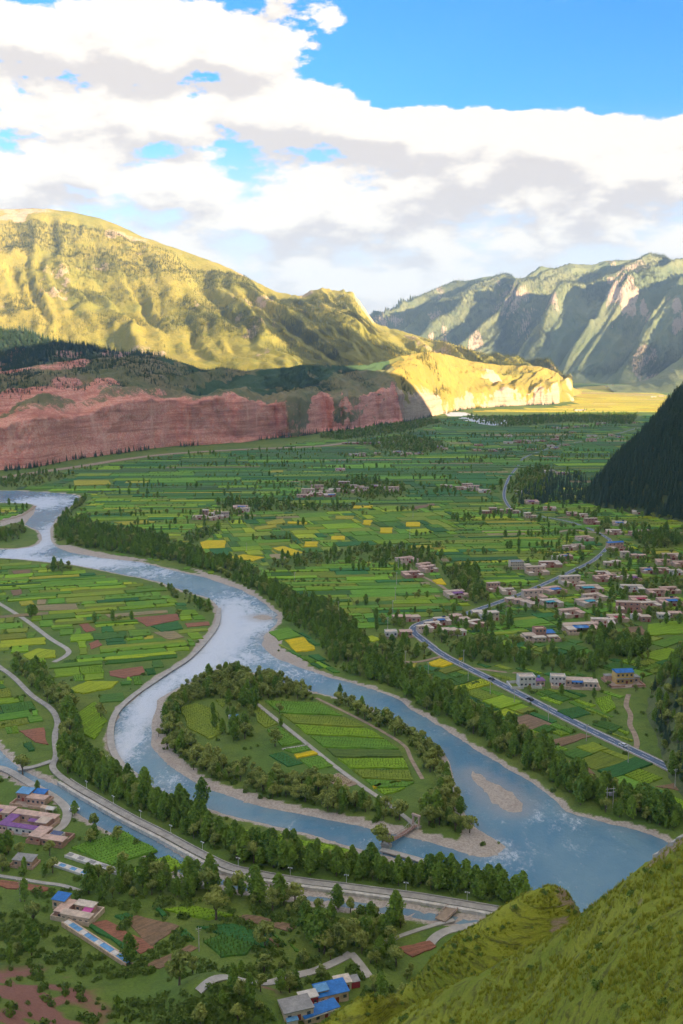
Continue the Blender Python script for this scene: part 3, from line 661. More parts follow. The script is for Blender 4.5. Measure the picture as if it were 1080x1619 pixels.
# parapet and retaining wall on the canal side
wi = int(len(CP) * .45)
Wp = CP[wi:]
stamp_line(Wp, 2, 6)
wall = tag(link('retaining_wall', ribbon(Wp, 1.6, .95, 'retaining_wall', WHITEW, 0, 2.6, -3.7)), 'long whitish retaining wall between the canal and the lamp-lined road', 'wall')
kerb = tag(link('kerb', ribbon(Wp, .4, .80, 'kerb', CONC, 0, .8, 2.25)), kind='structure')
road('river_path', [(346, 962), (344, 985), (330, 1008), (300, 1040), (270, 1060), (240, 1080), (210, 1101), (186, 1124), (176, 1148), (176, 1178), (186, 1201), (203, 1219), (222, 1231)], 3.6, CONC, .5, 1)
road('farm_track', [(-200, 890), (-100, 912), (-20, 945), (0, 955), (40, 980), (80, 1010), (107, 1027), (104, 1037), (85, 1047)], 3.6, CONC, .15, 1)
road('access_lane', [(1000, 1192), (1007, 1178), (1004, 1162), (996, 1146), (997, 1130), (990, 1115), (994, 1098)], 2.8, DIRT, .15, 1)
road('valley_lane', [(315, 1625), (345, 1609), (400, 1581), (450, 1551), (500, 1535), (540, 1517), (555, 1508)], 3.2, CONC, .3, 1)
road('short_lane', [(555, 1508), (568, 1523), (585, 1546)], 2.6, CONC, .31, 1)
road('bend_lane', [(600, 1494), (640, 1478), (690, 1462), (718, 1455)], 1.8, CONC, .3, 1)
road('turning_lane', [(680, 1492), (692, 1480), (715, 1470), (765, 1462)], 3.6, CONC, .3, 1)
road('village_lane', [(-10, 1212), (12, 1218), (50, 1240), (88, 1262), (106, 1282), (100, 1305), (78, 1318)], 4, CONC, .2, 1)
road('bank_lane', [(28, 1218), (55, 1213), (82, 1204)], 3, CONC, .6, 1)
road('upper_lane', [(-10, 1384), (30, 1390), (65, 1396), (100, 1401), (135, 1412)], 1.8, CONC, .3, 1)
road('island_track', [(405, 1112), (450, 1148), (490, 1180), (530, 1212), (575, 1245), (612, 1270), (650, 1300), (658, 1310)], 2.4, CONC, .25, 1)
road('island_spur', [(446, 1185), (470, 1181), (488, 1178)], 1.6, CONC, .25, 1)
road('island_rim_track', [(500, 1104), (560, 1133), (610, 1160), (640, 1180), (650, 1200), (668, 1232)], 2.0, DIRT, .2, 1)
road('embankment_path', [(602, 1344), (640, 1354), (675, 1364), (710, 1375), (740, 1385), (762, 1390)], 3.0, CONC, .5, 1)
road('cliff_road', [(-30, 762), (0, 756), (60, 747), (130, 737), (200, 726), (280, 717), (400, 710), (500, 706), (560, 699)], 22, DIRT, .5, 6)
road('field_lane', [(640, 890), (655, 905), (690, 922), (715, 938), (740, 950)], 3.4, DIRT, .15, 1)
road('orchard_lane', [(600, 1038), (640, 1046), (665, 1046), (697, 1038)], 3, DIRT, .15, 1)
road('yard_lane', [(745, 1056), (790, 1062), (828, 1065)], 3, DIRT, .15, 1)
road('upper_bank_track', [(-10, 826), (25, 818), (40, 812), (55, 800)], 5, DIRT, .15, 1)
road('far_road', [(880, 842), (905, 838), (940, 842), (1000, 846), (1060, 843), (1100, 842)], 5, DIRT, .15, 1)

# ------------------------------------------------------------------ buildings
def unit_box():
    v = [(-.5, -.5, 0), (.5, -.5, 0), (.5, .5, 0), (-.5, .5, 0), (-.5, -.5, 1), (.5, -.5, 1), (.5, .5, 1), (-.5, .5, 1)]
    return v, [(0, 3, 2, 1), (4, 5, 6, 7), (0, 1, 5, 4), (1, 2, 6, 5), (2, 3, 7, 6), (3, 0, 4, 7)]
def unit_gable():
    v = [(-.5, -.5, 0), (.5, -.5, 0), (.5, .5, 0), (-.5, .5, 0), (-.5, 0, 1), (.5, 0, 1)]
    return v, [(0, 3, 2, 1), (0, 1, 5, 4), (2, 3, 4, 5), (1, 2, 5), (3, 0, 4)]
def unit_ring():
    v = []; f = []
    def bx(x0, x1, y0, y1):
        n = len(v); v.extend([(x0, y0, 0), (x1, y0, 0), (x1, y1, 0), (x0, y1, 0), (x0, y0, 1), (x1, y0, 1), (x1, y1, 1), (x0, y1, 1)])
        f.extend([tuple(n + i for i in q) for q in ((4, 5, 6, 7), (0, 1, 5, 4), (1, 2, 6, 5), (2, 3, 7, 6), (3, 0, 4, 7))])
    t = .03; bx(-.5, -.1, -.5, -.5 + t); bx(.1, .5, -.5, -.5 + t); bx(-.5, -.5 + t, -.47, .5); bx(.5 - t, .5, -.47, .5); bx(-.47, .47, .5 - t, .5)
    return v, f
def unit_parapet():
    v, f = unit_box(); v = list(v); f = list(f[:1]) + list(f[2:])
    n = 8; t = .035
    v += [(-.5 + t, -.5 + t, 1), (.5 - t, -.5 + t, 1), (.5 - t, .5 - t, 1), (-.5 + t, .5 - t, 1), (-.5 + t, -.5 + t, .88), (.5 - t, -.5 + t, .88), (.5 - t, .5 - t, .88), (-.5 + t, .5 - t, .88)]
    for i in range(4):
        j = (i + 1) % 4; f += [(4 + i, 4 + j, 8 + j, 8 + i), (8 + i, 8 + j, 12 + j, 12 + i)]
    f.append((12, 13, 14, 15)); return v, f
SHAPES = {'box': unit_box(), 'gable': unit_gable(), 'ring': unit_ring(), 'parapet': unit_parapet()}
SM = {}
def piece(parent, name, shape, mat, x, y, z, sx, sy, sz, rz=0.0, rx=0.0):
    k = (shape, mat.name)
    if k not in SM: SM[k] = mesh(shape + '_' + mat.name, *SHAPES[shape], mat)
    o = link(name, SM[k], parent, (x, y, z)); o.scale = (sx, sy, sz)
    if rz or rx: o.rotation_euler = (rx, 0, rz)
    return o
ADOBE = [flat('adobe_pink', (.60, .40, .30), .95, .25, .7), flat('adobe_tan', (.62, .455, .33), .95, .25, .7), flat('adobe_buff', (.66, .52, .40), .95, .22, .7), flat('brick_pink', (.47, .27, .20), .9, .25, .9)]
EARTH = [flat('earth_roof', (.60, .475, .38), .95, .25, .5), flat('earth_roof_pale', (.68, .58, .48), .95, .25, .5), flat('earth_roof_pink', (.62, .43, .345), .95, .25, .5)]
BLUE = flat('blue_sheet', (.03, .18, .52), .5, .25, .6); BLUE2 = flat('pale_blue_sheet', (.14, .34, .58), .55, .25, .6); TEAL = flat('teal_sheet', (.05, .33, .40), .55, .2, .6)
REDS = flat('red_sheet', (.42, .05, .07), .6, .25, .6); PURPLE = flat('purple_tile', (.25, .11, .30), .7, .25, .6); PINK = flat('pink_sheet', (.55, .10, .32), .6, .2, .6)
WHITE = flat('white_render', (.66, .62, .57), .9, .18, .5); YELL = flat('yellow_render', (.68, .46, .17), .9, .15, .5); GREY = flat('grey_roof', (.32, .31, .30), .9, .25, .5)
GLASS = flat('window_glass', (.075, .09, .11), .15, .2, .8, 0, .5); WOOD = flat('red_door', (.30, .06, .04), .8, .25, .9); YARD = flat('courtyard_paving', (.42, .33, .27), .95, .25, .4)
SOLAR = flat('dark_blue_glass', (.02, .05, .16), .2, .2, .8, 0, .5)
def root(name, px, py, rz, label, cat, group=None, dz=0.0):
    p = P3(px, py); o = link(name, None, None, (p[0], p[1], p[2] + dz)); o.rotation_euler = (0, 0, rz); tag(o, label, cat, group); return o, p
def block(r, x, y, w, d, h, wm, rm, z=-.4, nwin=2, storeys=1, roof='flat', door=False, front=-1):
    """a building wing: walls, roof, windows on the front"""
    piece(r, 'wall', 'parapet' if roof == 'parapet' else 'box', wm, x, y, z, w, d, h - z)
    if roof == 'flat': piece(r, 'roof', 'box', rm, x, y, h + .003, w + .7, d + .7, .28)
    elif roof == 'gable': piece(r, 'roof', 'gable', rm, x, y, h + .003, w + .8, d + .9, d * .22)
    elif roof == 'shed': piece(r, 'roof', 'box', rm, x, y, h + .15 + d * .03, w + .8, d + .8, .16, 0, .10)
    elif roof == 'parapet': piece(r, 'roof', 'box', rm, x, y, h - (h - z) * .12 + .02, w * .925, d * .925, .06)
    for s in range(storeys):
        hs_ = h / storeys
        for k in range(nwin):
            xx = x + (k + .5 - nwin / 2) * w / nwin
            if door and s == 0 and k == nwin // 2: piece(r, 'door', 'box', WOOD, xx, y + front * (d / 2), .0, 1.3, .12, 2.2); continue
            w0 = piece(r, 'window', 'box', GLASS, xx, y + front * (d / 2), s * hs_ + hs_ * .36, min(1.35, w / nwin * .46), .10, hs_ * .34)
            if s == 0 and nwin <= 3: piece(w0, 'sill', 'box', WHITE, 0, front * .5, -.12, 1.15, 2.4, .1)
HOUSES = []
def compound(px, py, code, label, group, w=16., d=14., rz=0.0, detail=True):
    r_ = random.Random(int(px * 7 + py * 13)); r, p = root('courtyard_house', px, py, rz, label, 'house', group)
    wm = r_.choice(ADOBE); rm = r_.choice(EARTH)
    if code == 'w': wm = WHITE; rm = EARTH[1]
    h = r_.uniform(3.1, 3.9); bd = max(3.4, d * .34)
    big = code in 'BW' or (code == 't' and r_.random() < .25)
    if w > 9.5:
        piece(r, 'courtyard_wall', 'ring', wm, 0, 0, -.4, w, d, 2.9)
        piece(r, 'yard', 'box', YARD, 0, 0, -.4, w * .93, d * .93, .55)
        piece(r, 'gate', 'box', WOOD, 0, -d * .485, 0, w * .18, .3, 2.3)
        piece(r, 'lintel', 'box', wm, 0, -d * .485, 2.302, w * .25, .7, .5)
    else: bd = d * .8
    hh = h * (1.85 if big else 1)
    block(r, 0, d / 2 - bd / 2 - .1, w * .98, bd, hh, wm, BLUE if code == 'B' else rm, nwin=4 if w > 9 else 2, storeys=2 if big else 1, roof='gable' if code == 'B' else 'flat', door=True)
    if w > 9.5:
        sd_ = r_.choice((-1, 1)); ww = w * .27; wd = d - bd - .6
        block(r, sd_ * (w / 2 - ww / 2 - .06), -d / 2 + wd / 2 + .3, ww, wd, h * .86, wm, rm, nwin=1, roof='flat')
        if r_.random() < .6: block(r, -sd_ * (w / 2 - ww * .4 - .06), -d / 2 + wd * .3 + .3, ww * .8, wd * .55, h * .74, wm, r_.choice(EARTH), nwin=1, roof='flat')
        cm = {'b': BLUE, 'g': TEAL, 'r': REDS, 'p': PURPLE}.get(code)
        if cm: piece(r, 'canopy', 'box', cm, -sd_ * w * .08, 0.0 - d * .02, h * .92, w * .52, d * .42, .14, 0, .05)
        if code == 'b' and r_.random() < .5: piece(r, 'solar_heater', 'box', SOLAR, w * .2, d / 2 - bd * .5, hh + .3, 2.2, 1.5, .9, 0, -.5)
        if r_.random() < .5: piece(r, 'chimney', 'box', wm, w * .33, d / 2 - bd * .3, hh + .29, .7, .7, 1.0)
    HOUSES.append((p[0], p[1], max(w, d)))
    c, s_2 = cos(rz), sin(rz); q = np.array([[-w / 2, -d / 2], [w / 2, -d / 2], [w / 2, d / 2], [-w / 2, d / 2]])
    stamp_poly(np.stack([p[0] + q[:, 0] * c - q[:, 1] * s_2, p[1] + q[:, 0] * s_2 + q[:, 1] * c], 1), 3, 2.5)
    return r
ORD = ['first', 'second', 'third', 'fourth', 'fifth', 'sixth', 'seventh', 'eighth', 'ninth', 'tenth', 'eleventh', 'twelfth', 'thirteenth', 'fourteenth', 'fifteenth', 'sixteenth', 'seventeenth', 'eighteenth', 'nineteenth', 'twentieth']
ORD += [f"{k}{'th' if k % 100 in (11, 12, 13) else {1: 'st', 2: 'nd', 3: 'rd'}.get(k % 10, 'th')}" for k in range(21, 300)]
DESC = {'t': 'tan flat-roofed house', 'b': 'tan house with blue canopy', 'B': 'house with blue pitched roof', 'w': 'white-walled flat-roofed house', 'r': 'tan house with red canopy', 'g': 'tan house with teal canopy', 'p': 'tan house with purple canopy'}
VILLAGES = {
 'beside the bend of the asphalt road': (.35, [(629, 982, 'b'), (643, 982, 't'), (656, 982, 'b'), (672, 998, 't'), (684, 992, 't'), (699, 986, 'b'), (721, 980, 't'), (734, 984, 'b'), (752, 990, 't'), (767, 977, 'w'), (755, 973, 't'), (780, 980, 't'), (704, 1003, 'p'), (716, 1003, 'r'), (728, 1004, 'w')]),
 'below the long straight asphalt road': (.30, [(782, 934, 't'), (803, 938, 't'), (807, 952, 't'), (819, 954, 'b'), (832, 957, 't'), (845, 948, 't'), (843, 960, 't'), (872, 957, 'g'), (875, 936, 'b'), (904, 924, 't'), (932, 934, 'g'), (930, 956, 'g'), (904, 973, 't'), (940, 948, 't')]),
 'in the upper village by the asphalt road': (.12, [(849, 907, 't'), (870, 895, 't'), (882, 885, 'w'), (896, 883, 'b'), (900, 869, 't'), (914, 867, 't'), (924, 854, 't'), (976, 869, 'B'), (988, 882, 't'), (1003, 882, 'b'), (1015, 883, 't'), (961, 894, 'b'), (974, 893, 't'), (953, 910, 't'), (967, 915, 't'), (950, 918, 't'), (998, 918, 'p')]),
 'in the village at the right edge': (.05, [(1025, 905, 'b'), (1049, 905, 't'), (1070, 908, 'w'), (1049, 892, 't'), (1062, 883, 't'), (1076, 895, 't'), (1000, 934, 'w'), (1011, 952, 'r'), (1038, 940, 't'), (1059, 936, 't'), (1059, 955, 'b'), (994, 966, 't'), (1028, 960, 't'), (1007, 979, 'w'), (1020, 982, 't'), (976, 981, 'r'), (953, 988, 't'), (1049, 977, 'w'), (1067, 975, 't')]),
 'at the foot of the dark spruce hill': (.0, [(805, 812, 't'), (816, 812, 't'), (790, 810, 't'), (768, 812, 't'), (779, 811, 't'), (843, 819, 't'), (834, 819, 't'), (841, 796, 'p'), (869, 806, 'r'), (904, 815, 't'), (921, 817, 't'), (936, 828, 'W'), (981, 830, 'b'), (1010, 812, 't'), (1033, 814, 'w'), (1055, 811, 't'), (971, 844, 't'), (1005, 846, 't'), (1020, 844, 't'), (820, 780, 'w'), (834, 780, 'w'), (869, 747, 'w'), (890, 750, 'p')]),
 'in the round hamlet beyond the yellow fields': (.1, [(316, 820, 't'), (325, 815, 't'), (334, 815, 'w'), (347, 820, 't'), (356, 818, 't'), (337, 822, 't'), (380, 804, 'b'), (384, 809, 't'), (344, 813, 't')]),
 'in the mid-valley hamlet among trees': (.0, [(480, 786, 't'), (487, 780, 't'), (502, 774, 't'), (513, 780, 't'), (530, 777, 't'), (544, 769, 't'), (558, 771, 't'), (569, 773, 't'), (576, 778, 't'), (522, 785, 'b'), (499, 784, 't'), (593, 771, 'p'), (615, 774, 't'), (623, 777, 't'), (548, 779, 't'), (562, 779, 't')]),
 'in the small row right of mid-valley': (.0, [(701, 770, 't'), (710, 771, 't'), (729, 774, 't'), (740, 772, 't'), (749, 775, 't'), (766, 778, 'w'), (538, 744, 'p')]),
 'along the field lane by the grove': (.3, [(652, 911, 't'), (677, 903, 't'), (721, 943, 'p'), (643, 888, 't'), (673, 897, 't')]),
}
FARV = [(562, 720), (573, 722), (597, 718), (629, 716), (645, 719), (662, 719), (639, 721), (548, 702), (566, 702), (579, 702), (598, 701), (618, 700), (662, 700), (693, 708), (701, 711), (754, 713), (779, 714), (793, 712), (804, 691), (757, 705), (804, 701), (820, 700), (834, 701), (827, 698), (847, 698), (857, 698), (869, 706), (878, 710), (878, 696), (893, 705), (880, 692), (841, 712), (878, 677), (896, 677), (911, 676), (924, 674), (955, 670), (904, 685), (936, 690), (967, 689), (979, 692), (935, 698), (992, 669), (1002, 669), (887, 678), (945, 672)]
LITV = [(968, 609), (981, 611), (994, 612), (1007, 615), (1033, 628), (1045, 627), (922, 649), (914, 650), (960, 612), (1020, 619)]
for where, (ang, lst) in VILLAGES.items():
    W3 = np.array([P3(a, b)[:2] for a, b, c in lst]); bylook = {}
    for i, (a, b, c) in sorted(enumerate(lst), key=lambda q: q[1][0]):
        bylook.setdefault(DESC.get(c, 'tall tan two-storey house'), []).append(i)
    for i, (a, b, c) in enumerate(lst):
        dd = np.linalg.norm(W3 - W3[i], axis=1); dd[i] = 99; nn = dd.min()
        ds = DESC.get(c, 'tall tan two-storey house'); k = bylook[ds].index(i)
        lab = f"{ds} {where}" if len(bylook[ds]) == 1 else f"{ds}, {ORD[k]} from left {where}"
        w_ = float(np.clip(nn * .86, 7.5, 16 + 4 * random.random()))
        compound(a, b, c, lab, 'houses ' + where, w_, float(np.clip(w_ * .9, 8, 15)), ang + random.uniform(-.2, .2))
ROWS = [(0, 682, 'in the highest shaded row under the sunlit fields'), (682, 699, 'in the scattered far houses below the dark far belt'), (699, 704, 'in the long thin far row across the shaded valley'), (704, 715, 'among the low far hamlets above the mid-valley fields'), (715, 740, 'in the nearer far row left of the valley middle')]
for lo_, hi_, where in ROWS:
    for k, (a, b) in enumerate(sorted([q for q in FARV if lo_ <= q[1] < hi_])):
        compound(a, b, random.choice('tttwb'), f'tiny pale house, {ORD[k]} from left {where}', 'far village houses', random.uniform(13, 24), random.uniform(10, 14), random.uniform(-.2, .2))
for k, (a, b) in enumerate(sorted(LITV)):
    compound(a, b, random.choice('ttw'), f'tiny sunlit house, {ORD[k]} from left below the far mountain', 'sunlit far houses', random.uniform(18, 34), random.uniform(12, 16), 0)

def fin_house(px, py, rz, label, w, d):
    r, p = root('house', px, py, rz, label, 'house')
    if py > 1230: r.scale = (.82, .82, .85)
    stampq(p, w, d, rz); HOUSES.append((p[0], p[1], max(w, d))); return r
def stampq(p, w, d, rz):
    c, s_2 = cos(rz), sin(rz); q = np.array([[-w / 2, -d / 2], [w / 2, -d / 2], [w / 2, d / 2], [-w / 2, d / 2]])
    stamp_poly(np.stack([p[0] + q[:, 0] * c - q[:, 1] * s_2, p[1] + q[:, 0] * s_2 + q[:, 1] * c], 1), 3, 2)
# yellow house above the lane
r = fin_house(985, 1080, .12, 'yellow two-storey house with bright blue pitched roof at the lane end', 20, 16)
piece(r, 'terrace', 'box', YARD, 0, -1, -1.5, 22, 17, 1.9)
block(r, 0, 1, 11, 7, 7.6, YELL, BLUE, .4, 4, 2, 'gable', True)
block(r, 8, 2, 4.6, 6, 3.6, ADOBE[1], GREY, .4, 1, 1, 'flat'); piece(r, 'canopy', 'box', GREY, 0, -3.4, 3.8, 11, 1.8, .15)
piece(r, 'courtyard_wall', 'ring', ADOBE[3], 0, 0, -.4, 21.6, 17.4, 1.9); piece(r, 'shed', 'box', ADOBE[0], -7, 6.5, .4, 5, 3.4, 3); piece(r, 'shed_roof', 'box', GREY, -7, 6.5, 3.403, 5.6, 4, .2)
# white houses by the straight road
r = fin_house(838, 1083, .1, 'pale two-storey house with flat roof standing alone beside the straight road', 18, 11)
block(r, -2.5, 0, 10, 7.5, 6.6, WHITE, EARTH[1], -.4, 4, 2, 'parapet', True); block(r, 5.4, -.6, 5.6, 6, 3.6, ADOBE[0], PURPLE, -.4, 2, 1, 'flat')
piece(r, 'yard_wall', 'ring', WHITE, -4, -1.2, -.4, 19, 11.5, 2.0); piece(r, 'water_tank', 'box', BLUE2, 6, 2, 3.9, 1.4, 1.4, 1.1)
r = fin_house(907, 1084, -.12, 'wide beige farm compound with blue roof patch right of the lone pale house', 30, 15)
block(r, -9.5, 1, 9, 6.5, 6.2, WHITE, EARTH[1], -.4, 4, 2, 'parapet', True); block(r, .5, 2.5, 10, 6, 3.5, ADOBE[1], EARTH[0], -.4, 4)
piece(r, 'canopy', 'box', BLUE, 2, -2, 3.3, 6.5, 3.2, .15, 0, .06); block(r, 9.6, -2.2, 8, 6.2, 4.2, ADOBE[2], EARTH[1], -.4, 3); block(r, 8.6, 4.4, 6, 4.4, 3.2, ADOBE[0], EARTH[2], -.4, 2)
piece(r, 'courtyard_wall', 'ring', ADOBE[1], .5, -.6, -.4, 29, 14.6, 2.3); piece(r, 'yard', 'box', YARD, .5, -.6, -.4, 27, 13.4, .5)
# three-storey white building of the upper village
r = fin_house(816, 899, .1, 'white three-storey building with blue roof edge left of the straight road', 17, 11)
block(r, 0, 0, 13, 8, 7.8, ADOBE[2], BLUE2, -.4, 6, 3, 'parapet', True); block(r, 10, -1, 6.4, 7, 4, ADOBE[2], EARTH[1], -.4, 2)
# compound with the big blue canopy
r = fin_house(918, 998, .15, 'large tan compound with glossy blue courtyard canopy above the wood', 26, 20)
block(r, 0, 6.5, 24, 6, 4, ADOBE[1], EARTH[0], -.4, 6, 1, 'flat', True); block(r, -9, -2, 6, 11, 3.6, ADOBE[0], EARTH[1], -.4, 2); block(r, 9.5, -2, 5, 11, 3.4, ADOBE[0], EARTH[2], -.4, 2)
for k in range(3): piece(r, 'canopy_panel', 'box', BLUE if k != 1 else BLUE2, -3.9 + k * 3.9, .2, 3.5, 3.7, 7, .12, 0, .05)
piece(r, 'courtyard_wall', 'ring', ADOBE[1], 0, 0, -.4, 25, 19.5, 2.6)
r = fin_house(852, 1010, .15, 'pinkish two-storey house with sprawling tan outbuildings above the wood', 24, 18)
block(r, 1.5, 4, 8, 7, 7.4, ADOBE[3], EARTH[2], -.4, 3, 2, 'parapet', True); block(r, 9, 4, 6.5, 6.5, 3.6, ADOBE[1], BLUE, -.4, 2, 1, 'shed'); block(r, -7, 1, 8, 7, 3.4, ADOBE[2], EARTH[0], -.4, 3); block(r, -2, -5.5, 9, 5, 3.2, ADOBE[1], EARTH[1], -.4, 3)
piece(r, 'courtyard_wall', 'ring', ADOBE[1], 1, -1, -.4, 25, 17, 2.3); block(r, 8.5, -4.5, 7, 4.5, 3, ADOBE[0], EARTH[1], -.4, 2)
r = fin_house(630, 1006, .1, 'pair of low pale sheds near the river belt left of the road bend', 19, 9)
block(r, -5.4, .8, 8.6, 6.6, 4.4, WHITE, EARTH[1], -.4, 3, 1, 'parapet', True); block(r, 5.2, -.4, 8.4, 6, 4.0, ADOBE[3], EARTH[2], -.4, 3); piece(r, 'yard_wall', 'ring', ADOBE[0], 0, -.6, -.4, 20, 9.6, 1.6)

# --- lower left hamlet
r = fin_house(48, 1268, -.25, 'house with light blue sheet roofs and brick front in the lower-left hamlet', 18, 14)
block(r, -4.2, 2.6, 7.4, 6.2, 4.6, ADOBE[3], BLUE2, -.4, 3, 1, 'shed', True); block(r, 3.4, 5.4, 6.6, 4.6, 3.8, ADOBE[3], BLUE, -.4, 2, 1, 'shed')
block(r, 5.0, -.4, 11, 5.0, 3.6, ADOBE[0], EARTH[2], -.4, 4); piece(r, 'yard', 'box', YARD, 1, -2, -.4, 17, 9, .5); piece(r, 'yard_wall', 'ring', ADOBE[0], 1, 0, -.4, 19, 14, 1.9)
r = fin_house(8, 1290, -.25, 'low shed with purple roof panel at the left edge of the hamlet', 12, 9)
block(r, 0, 0, 10, 7.4, 3.6, ADOBE[0], EARTH[2], -.4, 3, 1, 'flat', True); piece(r, 'roof_panel', 'box', PURPLE, -2.6, -2.2, 3.95, 5, 3, .12)
r = fin_house(45, 1308, -.28, 'large pink compound with purple tiled roof strips in the lower-left hamlet', 26, 20)
piece(r, 'yard', 'box', YARD, 0, 0, -.4, 25, 18.6, .5)
block(r, 0, 7.3, 25, 4.8, 3.8, ADOBE[0], EARTH[2], -.4, 6, 1, 'flat', True); block(r, -10.2, -1.6, 5, 12.6, 3.5, ADOBE[0], PURPLE, -.4, 2); block(r, 2.4, -6.2, 19, 3.6, 3.5, WHITE, PURPLE, -.4, 5)
block(r, 8.8, 1.2, 6, 6.4, 4.4, ADOBE[3], EARTH[0], -.4, 2); piece(r, 'skylight', 'box', PURPLE, 2, 2.2, 3.0, 6, 3, .14, 0, .08); piece(r, 'courtyard_wall', 'ring', ADOBE[0], 0, 0, -.4, 26, 19.6, 2.4)
r = fin_house(80, 1328, -.28, 'brick house with dark blue glass sunroom at the corner of the hamlet', 20, 13)
block(r, -5.6, 0, 7, 11, 3.5, ADOBE[3], EARTH[2], -.4, 2, 1, 'flat', True); block(r, 4.6, -3.6, 12, 4.6, 3.3, ADOBE[3], EARTH[2], -.4, 4); piece(r, 'sunroom', 'box', WHITE, 2.2, 2.4, -.4, 7, 4.6, 3); piece(r, 'glass_roof', 'box', SOLAR, 2.2, 2.4, 2.61, 6, 3.8, .3, 0, .08); piece(r, 'courtyard_wall', 'ring', ADOBE[3], 0, 0, -.4, 20.4, 13, 2.2)
r = fin_house(40, 1366, -.2, 'small half-hidden shed among trees below the lower-left hamlet', 12, 7)
block(r, 0, 0, 10, 5.4, 3, ADOBE[0], GREY, -.4, 3, 1, 'shed', True); piece(r, 'yard_wall', 'ring', ADOBE[0], 0, -.5, -.4, 12.6, 8, 1.5)
r = fin_house(78, 1233 + 50, -.25, 'white canvas-roofed lean-to beside the pink compound', 6, 5)
piece(r, 'wall', 'box', ADOBE[1], -2.4, .4, -.4, 5, 3.4, 2.6); piece(r, 'roof', 'gable', WHITE, 1.2, 0, 2.0, 5, 4.4, .9); 
for a, b in ((-1, -2), (3.4, -2), (3.4, 2), (-1, 2)): piece(r, 'post', 'box', WHITE, a, b, -.4, .15, .15, 2.41)
# house with pink roof patch, garden strips below
r = fin_house(118, 1447, -.30, 'tan farmhouse with blue roof block and pink canopy above the red plots', 22, 13)
block(r, -9.2, 4.4, 6.2, 5.4, 4.4, ADOBE[1], BLUE, -.4, 2, 1, 'shed'); block(r, -4.6, .2, 4.8, 10, 3.4, ADOBE[3], EARTH[2], -.4, 1); block(r, 4, -4.2, 14, 3.8, 3.6, ADOBE[2], EARTH[0], -.4, 5)
block(r, 3, 4.6, 9, 4.0, 3.3, ADOBE[1], EARTH[1], -.4, 3, 1, 'flat', True); piece(r, 'canopy', 'box', PINK, 6.2, 1.0, 3.0, 4.4, 3.6, .15, 0, .06); piece(r, 'courtyard_wall', 'ring', ADOBE[2], 1.6, 0, -.4, 19.4, 12.8, 2.5); piece(r, 'yard', 'box', YARD, 1.6, 0, -.4, 18, 11.8, .5)
r, p = root('greenhouse', 152, 1493, -.72, 'long low greenhouse strip with bluish sheeting beside the red plots', 'greenhouse'); stampq(p, 38, 5, -.72)
for sy in (-1, 1): piece(r, 'wall', 'box', ADOBE[1], 0, sy * 1.35, -.4, 37, .5, 2.0)
for k in range(12): piece(r, 'panel', 'box', BLUE2 if k % 3 else WHITE, -16.7 + k * 3.04, 0, 1.3 + .1 * math.sin(k), 2.95, 2.3, .08, 0, .05)
r, p = root('greenhouse', 150, 1368, -.52, 'pale plastic-covered strip lying between the green plots and dark trees', 'greenhouse'); stampq(p, 30, 4, -.52)
for sy in (-1, 1): piece(r, 'wall', 'box', WHITE, 0, sy * 1.3, -.4, 30, .4, 1.5)
for k in range(10): piece(r, 'panel', 'box', WHITE if k % 2 else GREY, -13.5 + k * 3, 0, .9, 2.9, 2.2, .08, 0, .05)
r, p = root('greenhouse', 116, 1377, -.5, 'shorter bluish-white strip just below the plastic-covered strip', 'greenhouse'); stampq(p, 22, 4, -.5)
for sy in (-1, 1): piece(r, 'wall', 'box', WHITE, 0, sy * 1.2, -.4, 20, .4, 1.4)
for k in range(7): piece(r, 'panel', 'box', BLUE2 if k % 2 else WHITE, -8.6 + k * 2.86, 0, .85, 2.75, 2.0, .08, 0, .05)
# bottom farm under the hill
r = fin_house(468, 1602, .35, 'grey flat-roofed shed beside the blue-roofed farm at the bottom', 13, 9)
block(r, 0, 0, 11, 8, 3.6, ADOBE[2], GREY, -.4, 3, 1, 'flat', True); piece(r, 'lean_to', 'box', WHITE, -3, -5, -.4, 4, 2, 2.2); piece(r, 'lean_to_roof', 'box', BLUE2, -3, -5, 1.803, 4.4, 2.5, .12, 0, .06)
r = fin_house(523, 1578, .35, 'farmhouse with wide bright blue roof below the grassy spur', 14, 9)
block(r, 0, 0, 12, 7, 3.8, ADOBE[1], BLUE, -.4, 4, 1, 'shed', True); piece(r, 'porch', 'box', ADOBE[1], -3, -4.4, -.4, 6, 1.8, 2.6); piece(r, 'porch_roof', 'box', EARTH[1], -3, -4.4, 2.203, 6.4, 2.2, .16)
r = fin_house(505, 1609, .5, 'narrow blue-roofed wing tucked against the grassy slope', 15, 6)
block(r, 0, 0, 14, 4.6, 3.4, ADOBE[1], BLUE, -.4, 4, 1, 'shed', True); piece(r, 'gutter', 'box', WHITE, 0, -2.9, 3.1, 14.6, .2, .2)
r = fin_house(487, 1586, .35, 'small white-roofed house with crimson windows in the bottom farmyard', 8, 6)
block(r, 0, 0, 6.6, 4.4, 3.4, REDS, WHITE, -.4, 3, 1, 'flat', True); piece(r, 'step', 'box', CONC, 0, -3, -.4, 3, 1.4, .7); block(r, 6.2, 2.4, 4.4, 3.4, 3, ADOBE[1], BLUE2, -.4, 1, 1, 'shed')
r = fin_house(545, 1560, .3, 'little tan house with dark red porch above the blue-roofed farm', 9, 6)
block(r, -1, 0, 6, 5, 3.2, ADOBE[2], EARTH[1], -.4, 2, 1, 'flat', True); piece(r, 'porch', 'box', REDS, 3.9, 0, -.4, 3.4, 4.4, 3); piece(r, 'porch_roof', 'box', GREY, 3.9, 0, 2.603, 3.8, 4.8, .16)
